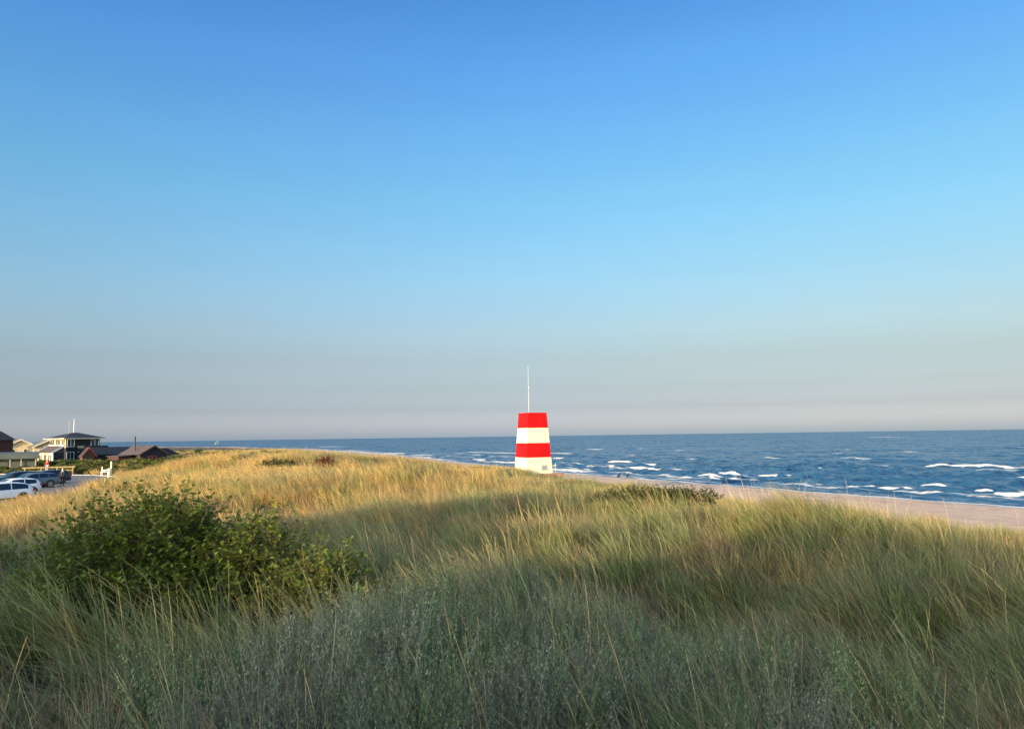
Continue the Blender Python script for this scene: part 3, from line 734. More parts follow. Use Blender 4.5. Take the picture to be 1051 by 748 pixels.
bx_, by_ = [], []
for r0, r1, d, a0, a1 in ((24, 45, 9, -46, 46), (45, 75, 6, -46, 30), (75, 130, 2.4, -44, 10), (130, 330, .5, -44, -10), (4, 30, 2, 46, 314)):
    x, y = sample(r0, r1, d, a0, a1); bx_.append(x); by_.append(y)
x = np.concatenate(bx_); y = np.concatenate(by_)
k = clear(x, y) & (rng.random(len(x)) < dune_prob(x, y))
k &= ~((np.hypot(x, y) > 95) & (dpoly(x, y, [(-30, 95), (-48, 100), (-60, 106), (-150, 140), (-160, 260), (-75, 220), (-50, 150)]) < 0) & (rng.random(len(x)) < .8))
x, y = x[k], y[k]; r = np.hypot(x, y)
P, rot, sc = place(x, y, (.6 + .55 * fbm(x * .35 + 7, y * .35)) * (1 + .35 * sstep(80, 200, r)))
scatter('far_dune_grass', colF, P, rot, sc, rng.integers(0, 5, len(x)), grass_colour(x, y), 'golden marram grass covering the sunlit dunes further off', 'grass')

x, y = sample(1.6, 20, 60); k = willow_mask(x, y) & ((((x - BUSH[0]) / 2.0) ** 2 + ((y - BUSH[1]) / 1.2) ** 2) > 1); x, y = x[k], y[k]
P, rot, sc = place(x, y, .75 + .6 * fbm(x * .8, y * .8), rotr=3)
n = len(x)
cc = (colA([.235, .235, .15])[None] + (fbm(x * 1.5 + 3, y * 1.5)[:, None] > .5) * colA([-.05, .0, -.05])[None]) * (.5 + .9 * rng.random((n, 1))) * (1 - .25 * (fbm(x * 1.2, y * 1.2) > .55))[:, None]
scatter('creeping_willow', colS, P, rot, sc, rng.integers(0, 5, n), cc, 'low grey green creeping willow covering the near knoll', 'ground cover')

x, y = sample(1.8, 30, 4.5); m = fbm(x * .4 + 70, y * .4); k = clear(x, y) & (rng.random(len(x)) < .25 + .9 * (m > .5)) & (dune_prob(x, y) > .5); x, y = x[k], y[k]
P, rot, sc = place(x, y, .9); n = len(x)
scatter('dry_stalks', colD, P, rot, sc, rng.integers(0, 4, n), colA([.36, .28, .16])[None] * (.6 + .6 * rng.random((n, 1))), 'dry pale seed stalks standing above the near grass', 'grass')

# tall loose grass added on the unseen dune's crest to soften its shadow
n = 900; tt_ = -30 + 55 * rng.random(n); s2_ = 13 + rng.normal(size=n) * 2.2
k = rng.random(n) > .55 * np.exp(-((tt_ + 6.6) / 1.3) ** 2); tt_ = tt_[k]; s2_ = s2_[k]
x = S[0] * s2_ + T[0] * tt_; y = S[1] * s2_ + T[1] * tt_
P, rot, sc = place(x, y, 1.45, .25)
scatter('unseen_ridge_grass', colF, P, rot, sc, rng.integers(0, 5, len(x)), grass_colour(x, y), 'tall loose marram grass added on the unseen dune crest behind the viewpoint to soften its shadow', 'grass')

# green scrub around the car park and in front of the houses
def region(poly, dens):
    p = np.array(poly); lo = p.min(0); hi = p.max(0); n = int(dens * (hi - lo).prod())
    x = lo[0] + (hi[0] - lo[0]) * rng.random(n); y = lo[1] + (hi[1] - lo[1]) * rng.random(n); k = inpoly(x, y, poly); return x[k], y[k]
SX = []; SY = []
for poly, d in (([(-45, 107), (-57, 108), (-77, 117), (-125, 112), (-135, 150), (-98, 158), (-66, 158), (-48, 135)], .42),
                ([(-70, 160), (-50, 130), (-42, 150), (-58, 200), (-78, 190)], .25),
                ([(-78, 100), (-72, 113), (-130, 125), (-130, 90)], .5), ([(-160, 200), (-80, 215), (-110, 330), (-260, 330)], .04)):
    x, y = region(poly, d); SX.append(x); SY.append(y)
x = np.concatenate(SX); y = np.concatenate(SY)
k = clear(x, y); x, y = x[k], y[k]
P, rot, sc = place(x, y, .65 + .4 * fbm(x * .1, y * .1), .25, 3, .1); sc[:, 2] *= .75; n = len(x)
g = fbm(x * .09, y * .09)[:, None]
cc = (colA([.06, .09, .022])[None] * (1 - g) + colA([.17, .18, .045])[None] * g) * (.7 + .6 * rng.random((n, 1)))
scatter('scrub', colB, P, rot, sc, rng.integers(0, 4, n), cc, 'green rose scrub between the car park and the houses', 'scrub')

# ------------------------------------------------------------------ bushes (each a thing of its own)
def make_bush(name, X, Y, rx, ry, hz_, nshoot, leaf, mat, label, lumps=7, seed=1, up=.35, group=None, zoff=0, slen=1.0, shape=None):
    global rng
    keep_ = rng; rng = np.random.default_rng(seed)
    z0 = gnd(X, Y) + zoff
    root = empty(name, (X, Y, z0)); tag(root, label, 'bush', group)
    L = [(0, 0, .55 * hz_, rx * .62, ry * .7, hz_ * .45)]
    for i in range(lumps):
        a = rng.random() * 6.283; q = .35 + .45 * rng.random()
        L.append((rx * q * math.cos(a), ry * q * math.sin(a), hz_ * (.22 + .38 * rng.random()), rx * (.28 + .2 * rng.random()), ry * (.3 + .2 * rng.random()), hz_ * (.28 + .2 * rng.random())))
    if shape: L = [(a * rx, b * ry, c * hz_, d * rx, e * ry, f * hz_) for a, b, c, d, e, f in shape]
    L = np.array(L); w = (L[:, 3] * L[:, 5]); w /= w.sum()
    li = rng.choice(len(L), nshoot, p=w)
    th = rng.random(nshoot) * 6.283; cz = rng.random(nshoot) * 1.5 - .5; sn = np.sqrt(np.clip(1 - cz ** 2, 0, 1)); rad = .45 + .58 * rng.random(nshoot) ** .6
    nrm = np.stack([sn * np.cos(th), sn * np.sin(th), cz], -1)
    c0 = L[li, :3] + nrm * L[li, 3:6] * rad[:, None]
    ok = c0[:, 2] > .03; c0 = c0[ok]; nrm = nrm[ok]; ns = len(c0)
    d = nrm * .7 + np.array([-.1, 0, up])[None] + rng.normal(size=(ns, 3)) * .35; d /= np.linalg.norm(d, axis=1, keepdims=True)
    Ls = leaf * (4 + 6 * rng.random(ns)) * slen * .75
    long_ = rng.random(ns) < .05; Ls = np.where(long_, Ls * 1.5, Ls)
    per = 13
    k = np.tile(np.linspace(.05, 1, per), ns); i = np.repeat(np.arange(ns), per)
    c = c0[i] + d[i] * (Ls[i] * k)[:, None] + rng.normal(size=(ns * per, 3)) * leaf * .18
    lv = leaves(c, rng.random(ns * per) * 6.283, leaf * (.65 + .6 * rng.random(ns * per)), rng.random(ns * per) * 1.3 - .35, .62)
    br = np.repeat(rng.random(ns), per * 5); lv = (lv[0], lv[1], np.clip(.55 * lv[2] + .45 * br, 0, 1), lv[3])
    link(bpy.data.objects.new('foliage', vmesh('foliage', lv, mat)), root)
    # stems from the base out to some of the shoots
    mb = MB()
    for j in range(ns):
        mb.tube(c0[j] - d[j] * Ls[j] * .25, c0[j] + d[j] * Ls[j] * .97, .0035, .0015, 3)
    for j in rng.choice(ns, min(ns, 90), replace=False):
        p1 = Vector(c0[j] + d[j] * Ls[j] * .9); b0 = Vector((c0[j][0] * .35, c0[j][1] * .35, -.1))
        mid = b0.lerp(p1, .55) + Vector((0, 0, .12 * hz_))
        mb.tube(b0, mid, .009, .006, 5); mb.tube(mid, p1, .006, .002, 5)
    mb.build('stems', M['stem'], root)
    rng = keep_
    return root
make_bush('rose_bush', gx(185, 9.8), 9.8, 2.1, 1.25, 1.5, 2900, .066, M['rose'], 'large leafy green rose bush in the left foreground', 10, 11, shape=[(-.45, 0, .44, .32, .6, .38), (-.12, .1, .62, .26, .6, .42), (.18, 0, .42, .30, .6, .34), (.48, .1, .52, .22, .5, .30), (-.74, 0, .22, .20, .5, .20), (.80, 0, .26, .22, .5, .22), (-.28, -.3, .28, .36, .5, .26), (.35, -.4, .2, .36, .5, .22), (-.2, .1, .95, .10, .2, .12), (.08, .1, .88, .07, .2, .12), (-.5, .1, .88, .08, .2, .1), (.5, .1, .84, .06, .2, .1)])
make_bush('rose_bush', gx(335, 9.3), 9.3, .55, .5, .62, 420, .062, M['rose'], 'small yellow green rose bush just right of the large one', 4, 12)
make_bush('rose_bush', gx(8, 11.5), 11.5, .4, .4, .75, 150, .05, M['rose'], 'thin straggly rose bush at the left edge of the grass', 4, 13)
make_bush('low_bush', gx(655, 26.2), 26.2, 2.5, .9, .68, 1500, .07, M['rosedark'], 'low dark green bush on the crest of the right dune', 8, 14, zoff=.12, slen=.55)

M['redleaf'] = veg('red_leaf', base=(.10, .018, .014), trans=.3)
make_bush('red_shrub', gx(336, 51), 51, .6, .4, .8, 220, .07, M['redleaf'], 'small dark red leaved shrub among the golden dune grass', 4, 15, up=.9, zoff=.2, slen=.7)
make_bush('low_bush', gx(283, 50), 50, 1.7, .7, .7, 260, .10, M['rosedark'], 'dark green bush in the dip of the golden dune left of the red shrub', 5, 16, zoff=.1, slen=.35)
make_bush('low_bush', gx(200, 70), 70, 3.0, 1.2, .8, 260, .14, M['rosedark'], 'dark scrubby bush on the skyline of the golden dune below the sailboat', 6, 17, zoff=.1, slen=.2)
# ------------------------------------------------------------------ lifeguard tower
TX, TY = gx(539, 65), 65.0
tz = gnd(TX + 1, TY + 1) - .02
tw = empty('lifeguard_tower', (TX, TY, EYE - 3.30), 25)
tag(tw, 'red and white banded lifeguard tower with a mast on top', 'tower')
B0, B1, HT = 2.46, 1.80, 5.22
def ring(z):
    k = z / HT; w = B0 + (B1 - B0) * k; o = (B0 - w) / 2
    return [(o, o, z), (o + w, o, z), (o + w, o + w, z), (o, o + w, z)]
zs = [0, HT - 3.72, HT - 2.50, HT - 1.24, HT]
for i, (mt, nm) in enumerate(((M['cream'], 'white_band'), (M['red'], 'red_band'), (M['cream'], 'white_band'), (M['red'], 'red_band'))):
    MB().hexa(ring(zs[i]), ring(zs[i + 1])).build(nm, mt, tw, .006)
o = (B0 - B1) / 2
MB().box(o - .03, o + B1 + .03, o - .03, o + B1 + .03, HT, HT + .05).build('roof', M['red'], tw, .005)
MB().tube((o + .55, o + .9, HT), (o + .55, o + .9, HT + 4.15), .020, .011, 10).build('mast', M['galv'], tw)
mb = MB(); fz = lambda z: (B0 - B1) / 2 * z / HT
hz0, hz1, hx0, hx1 = .42, .86, 1.42, 1.98
MB().hexa([(hx0, fz(hz0) - .02, hz0), (hx1, fz(hz0) - .02, hz0), (hx1, fz(hz0) + .05, hz0), (hx0, fz(hz0) + .05, hz0)],
          [(hx0, fz(hz1) - .02, hz1), (hx1, fz(hz1) - .02, hz1), (hx1, fz(hz1) + .05, hz1), (hx0, fz(hz1) + .05, hz1)]).build('hatch', M['grey'], tw)
mb = MB()
for (a0, a1, b0, b1) in ((hx0 - .05, hx1 + .05, hz1, hz1 + .05), (hx0 - .05, hx1 + .05, hz0 - .05, hz0), (hx0 - .05, hx0, hz0, hz1), (hx1, hx1 + .05, hz0, hz1)):
    mb.hexa([(a0, fz(b0) - .035, b0), (a1, fz(b0) - .035, b0), (a1, fz(b0) + .04, b0), (a0, fz(b0) + .04, b0)],
            [(a0, fz(b1) - .035, b1), (a1, fz(b1) - .035, b1), (a1, fz(b1) + .04, b1), (a0, fz(b1) + .04, b1)])
mb.build('hatch_frame', M['cream'], tw)
MB().box(.9, B0 + .75, -.55, -.02, -.5, .16).build('deck', M['wood'], tw, .01)
MB().box(B0 + .0, B0 + .45, .2, 1.4, .75, .83).build('side_step', M['cream'], tw, .005)
mb = MB()
for yy in (.25, 1.35): mb.tube((B0 + .4, yy, -.4), (B0 + .4, yy, 1.0), .02, n=6)
mb.tube((B0 + .4, .25, .98), (B0 + .4, 1.35, .98), .018, n=6)
mb.build('railing', M['galv'], tw)
# faint panel joints
mb = MB()
for xx in (.62, 1.24, 1.86):
    mb.hexa([(xx - .006, fz(.02) - .004, .02), (xx + .006, fz(.02) - .004, .02), (xx + .006, .01, .02), (xx - .006, .01, .02)],
            [(xx - .006 + 0, fz(zs[1] - .02) - .004, zs[1] - .02), (xx + .006, fz(zs[1] - .02) - .004, zs[1] - .02), (xx + .006, .2, zs[1] - .02), (xx - .006, .2, zs[1] - .02)])

# ------------------------------------------------------------------ houses
def window(parent, x0, x1, z0, z1, y, face='front', panes=2, frame=None):
    """front: wall plane y=const facing -y; left: wall plane x=const facing -x (x0,x1 are then y)"""
    fr = frame or M['white']; g = MB(); f = MB(); t = .10
    def bx(m, a0, a1, b0, b1, d0, d1):
        if face == 'front': m.box(a0, a1, y - d1, y - d0, b0, b1)
        else: m.box(y - d1, y - d0, a0, a1, b0, b1)
    bx(f, x0, x1, z1 - t, z1, .003, .07); bx(f, x0, x1, z0, z0 + t, .003, .07)
    for i in range(panes + 1):
        c = x0 + (x1 - x0) * i / panes; c = min(max(c, x0 + t / 2), x1 - t / 2)
        bx(f, c - t / 2, c + t / 2, z0 + t, z1 - t, .003, .07)
    w = f.build('window', fr, parent)
    bx(g, x0 + .02, x1 - .02, z0 + .02, z1 - .02, .004, .02)
    g.build('pane', M['glass'], w)
    return w
HZ = EYE - 4.25
def house_root(name, px, Y, deg, label, z=None):
    X = gx(px, Y); e = empty(name, (X, Y, HZ if z is None else z), deg); return tag(e, label, 'house')
# black two-storey house with a hipped roof
h = house_root('black_house', 69, 170, 56, 'black two-storey house with hipped roof and white framed windows')
w = 7.3
MB().box(0, w, 0, w, -1, 5.25).build('wall', M['blackwall'], h)
MB().box(-.06, -.004, .1, w - .1, 3.15, 5.2).build('wall_panel', M['creamwall'], h, label='cream panelled upper storey side')
ov = .95; zc = 5.2; hi_ = 6.45
mb = MB(); a = [(-ov, -ov, zc), (w + ov, -ov, zc), (w + ov, w + ov, zc), (-ov, w + ov, zc)]
mb.add(a + [(w / 2 - .6, w / 2, hi_), (w / 2 + .6, w / 2, hi_)], [(0, 1, 5, 4), (1, 2, 5), (2, 3, 4, 5), (3, 0, 4), (3, 2, 1, 0)])
rf = mb.build('roof', M['roofdark'], h)
MB().box(-ov - .03, w + ov + .03, -ov - .03, w + ov + .03, zc - .2, zc - .02).build('fascia', M['cream'], rf)
for (x0, x1, z0, z1, p) in ((.15, 1.75, 3.3, 5.0, 2), (5.3, 7.1, 3.3, 5.0, 2), (.15, 1.75, .6, 2.2, 2), (2.6, 3.5, .6, 2.2, 1)): window(h, x0, x1, z0, z1, 0, 'front', p)
for (x0, x1) in ((.3, 1.8), (2.4, 4.4), (4.9, 6.9)): window(h, x0, x1, 3.4, 4.95, -.06, 'left', 2, M['cream'])
MB().tube((w / 2 - .3, w / 2 + .1, hi_ - .1), (w / 2 - .3, w / 2 + .1, hi_ + 3.1), .07, .05, 8).build('flagpole', M['white'], h)
MB().tube((w / 2 - 1.0, w / 2 + .8, hi_ - .3), (w / 2 - 1.0, w / 2 + .8, hi_ + 2.6), .035, .02, 6).build('antenna', M['grey'], h)
houses_xy.append((gx(69, 170), 174, 8))
# cream annex, lit side
h = house_root('cream_annex', 56, 161, 56, 'small cream fronted annex with white bargeboards beside the black house')
MB().box(0, 2.2, 0, 6.4, -1, 2.15).build('wall', M['blackwall'], h)
MB().box(-.06, -.003, .02, 6.38, -1, 2.14).build('wall_panel', M['creamwall'], h)
mb = MB(); mb.slab([(-.25, -.15, 2.15), (-.25, 6.55, 2.15), (2.2, 6.55, 3.5), (2.2, -.15, 3.5)], .1)
mb.prism([(0, 2.15), (2.2, 2.15), (2.2, 3.45)], 'y', .01, 6.39)
rf = mb.build('roof', M['roofred'], h)
mb = MB()
for yy in (-.22, 6.5): mb.hexa([(-.35, yy, 2.0), (2.2, yy, 3.4), (2.2, yy + .12, 3.4), (-.35, yy + .12, 2.0)], [(-.35, yy, 2.3), (2.2, yy, 3.75), (2.2, yy + .12, 3.75), (-.35, yy + .12, 2.3)])
mb.box(2.1, 2.3, -.1, 6.5, 3.62, 3.8)
for yy in (-.2, 6.48): mb.box(-.14, -.004, yy, yy + .14, -1, 2.15)
mb.build('bargeboard', M['white'], rf)
for (a0, a1) in ((.5, 1.9), (4.4, 5.9)): window(h, a0, a1, .1, 1.75, -.06, 'left', 2, M['white'])
MB().box(-.12, -.062, 2.6, 3.6, -.8, 1.8).build('door', M['brownwall'], h)
# cream beach houses behind
def beach_house(px, Y, deg, L, label, wall=M['creamwall'], roof=M['roofgrey'], side=M['greenwall'], D=7.0, zt=3.35, rise=1.7):
    h = house_root('beach_house', px, Y, deg, label)
    MB().box(0, D, 0, L, -1, zt).build('wall', wall, h)
    MB().box(-.05, -.004, .9, L - .1, -.5, zt - .05).build('side_wall', side, h)
    mb = MB(); mb.prism([(0, zt), (D, zt), (D / 2, zt + rise)], 'y', 0, L); mb.build('gable', wall, h)
    k = rise / (D / 2); o = .45
    mb = MB(); mb.slab([(-o, -.5, zt - o * k), (-o, L + .4, zt - o * k), (D / 2, L + .4, zt + rise), (D / 2, -.5, zt + rise)], .14)
    mb.slab([(D / 2, -.5, zt + rise), (D / 2, L + .4, zt + rise), (D + o, L + .4, zt - o * k), (D + o, -.5, zt - o * k)], .14)
    rf = mb.build('roof', roof, h)
    mb = MB()
    for s_ in (0, 1):
        xa = -o if s_ == 0 else D + o; xb = D / 2
        mb.hexa([(xa, -.60, zt - o * k - .12), (xb, -.60, zt + rise - .12), (xb, -.52, zt + rise - .12), (xa, -.52, zt - o * k - .12)],
                [(xa, -.60, zt - o * k + .2), (xb, -.60, zt + rise + .2), (xb, -.52, zt + rise + .2), (xa, -.52, zt - o * k + .2)])
    mb.build('bargeboard', M['cream'], rf)
    window(h, 1.1, 2.5, 1.2, 2.8, 0, 'front', 2, M['cream']); window(h, 4.2, 5.8, 1.2, 2.8, 0, 'front', 2, M['cream'])
    return h
beach_house(5, 190, 40, 9, 'leftmost cream gabled beach house behind the low shed')
beach_house(36, 188, 40, 9.5, 'middle cream beach house with grey roof and grey green side')
beach_house(57, 196, 40, 9, 'cream beach house with grey roof half hidden by the cream annex')
h = house_root('red_house', -43, 158, 56, 'dark red house with black hipped roof at the left edge')
rl_ = 10.5
MB().box(0, rl_, 0, 7, -1, 5.0).build('wall', M['redwall'], h)
mb = MB(); a = [(-.5, -.5, 4.95), (rl_ + .5, -.5, 4.95), (rl_ + .5, 7.5, 4.95), (-.5, 7.5, 4.95)]
mb.add(a + [(1.5, 3.5, 6.9), (rl_ - 1.0, 3.5, 6.9)], [(0, 1, 5, 4), (1, 2, 5), (2, 3, 4, 5), (3, 0, 4), (3, 2, 1, 0)]); mb.build('roof', M['roofdark'], h)
for x0 in (1.5, 4.5): window(h, x0, x0 + 1.3, 2.2, 3.6, 0, 'front', 2)
# low grey-green shed with posts
h = house_root('low_shed', -30, 122, 25, 'long low grey green shed with pale posts behind the cars')
h.location.x = gx(-30, 122); h.rotation_euler.z = R(34); SL = 9.2
MB().box(0, SL, .9, 4.5, -1, 1.7).build('wall', M['greenwall'], h)
MB().hexa([(-.3, -.2, 1.72), (SL + .3, -.2, 1.72), (SL + .3, 4.8, 2.0), (-.3, 4.8, 2.0)], [(-.3, -.2, 2.5), (SL + .3, -.2, 2.5), (SL + .3, 4.8, 2.8), (-.3, 4.8, 2.8)]).build('roof', paint('grey_green_felt', (.065, .085, .078), .7, .15, .6), h)
for xx in (1, 3.2, 5.4, 6.9, 8.9): MB().box(xx, xx + .13, 0, .13, -1, 1.72).build('post', M['palewood'], h)
houses_xy.append((-80, 131, 5)); houses_xy.append((-73, 126, 5))
# long low black building with a red-trimmed gable
h = house_root('low_black_building', 96, 165, 56, 'long low black building with dark roof and small red trimmed gable')
MB().box(0, 9.5, 0, 6, -1, 1.55).build('wall', M['blackwall'], h)
mb = MB(); mb.slab([(-.2, -.4, 1.4), (9.8, -.4, 1.4), (9.8, 3, 3.05), (-.2, 3, 3.05)], .12); mb.slab([(-.2, 3, 3.05), (9.8, 3, 3.05), (9.8, 6.4, 1.4), (-.2, 6.4, 1.4)], .12)
mb.prism([(0, 1.55), (6, 1.55), (3, 2.95)], 'x', 0, 9.5); mb.build('roof', M['roofdark'], h)
MB().box(0, 5.2, 3.4, 6.2, 2.9, 3.5).build('roof_box', M['roofdark'], h)
MB().prism([(-2.6, -1), (-.1, -1), (-.1, 1.5), (-1.35, 3.0), (-2.6, 1.5)], 'y', -1.2, -.1).build('gable', M['brownwall'], h)
mb = MB(); m2_ = MB()
for s_ in (-1, 1):
    xa = -1.35 + s_ * 1.65
    mb.hexa([(xa, -1.35, 1.16), (-1.35, -1.35, 3.01), (-1.35, -.1, 3.01), (xa, -.1, 1.16)], [(xa, -1.35, 1.3), (-1.35, -1.35, 3.2), (-1.35, -.1, 3.2), (xa, -.1, 1.3)])
    m2_.hexa([(xa, -1.45, 1.02), (-1.35, -1.45, 2.92), (-1.35, -1.36, 2.92), (xa, -1.36, 1.02)], [(xa, -1.45, 1.36), (-1.35, -1.45, 3.28), (-1.35, -1.36, 3.28), (xa, -1.36, 1.36)])
gr_ = mb.build('gable_roof', M['roofdark'], h); m2_.build('gable_trim', M['redtrim'], gr_)
window(h, 5.6, 6.8, .2, 1.1, 0, 'front', 1)
# dark cabin with a stove pipe
h = house_root('dark_cabin', 145, 158, 50, 'dark timber cabin with brown roof and tall black stove pipe')
D = 5.4; L = 9; zt = 1.75; rise = 1.55
MB().prism([(0, -1), (D, -1), (D, zt), (D / 2, zt + rise), (0, zt)], 'y', 0, L).build('wall', M['blackwall'], h)
k = rise / (D / 2); o = .4
mb = MB(); mb.slab([(-o, -.4, zt - o * k + .02), (-o, L, zt - o * k + .02), (D / 2, L, zt + rise + .02), (D / 2, -.4, zt + rise + .02)], .12)
mb.slab([(D / 2, -.4, zt + rise + .02), (D / 2, L, zt + rise + .02), (D + o, L, zt - o * k + .02), (D + o, -.4, zt - o * k + .02)], .12)
rf = mb.build('roof', M['roofred'], h)
mb = MB()
for xa in (-o, D + o): mb.hexa([(xa, -.5, zt - o * k - .1), (D / 2, -.5, zt + rise - .1), (D / 2, -.42, zt + rise - .1), (xa, -.42, zt - o * k - .1)], [(xa, -.5, zt - o * k + .16), (D / 2, -.5, zt + rise + .16), (D / 2, -.42, zt + rise + .16), (xa, -.42, zt - o * k + .16)])
mb.build('bargeboard', M['brownwall'], rf)
MB().tube((.7, 4.2, 1.9), (.7, 4.2, 5.3), .18, n=10).build('stove_pipe', M['chimney'], h)
MB().box(-3.4, -.002, 2.0, 7, -1, 1.2).build('porch', M['redwall'], h)
MB().slab([(-3.7, 1.6, 1.25), (0, 1.6, 1.55), (0, 7.2, 1.55), (-3.7, 7.2, 1.25)], .1).build('porch_roof', M['roofred'], h)
MB().box(-.35, -.2, -.2, -.05, -1, 1.3).build('post', M['redtrim'], h)
window(h, 1.6, 3.3, .2, 1.25, 0, 'front', 2, M['redtrim'])
h = house_root('small_dark_shed', 168, 163, 50, 'small dark roofed shed with pale wall right of the cabin')
MB().box(0, 2.4, 0, 3.5, -1, 1.35).build('wall', M['creamwall'], h)
MB().hexa([(-2.2, -.4, 1.4), (3.6, -.4, 1.4), (2.6, 4, 1.4), (-2.2, 4, 1.4)], [(-2.0, .8, 2.75), (1.4, .8, 2.75), (1.2, 2.4, 2.75), (-2.0, 2.4, 2.75)]).build('roof', M['roofdark'], h)
MB().box(3.1, 3.25, -.2, -.05, -1, 1.4).build('post', M['blackwall'], h)

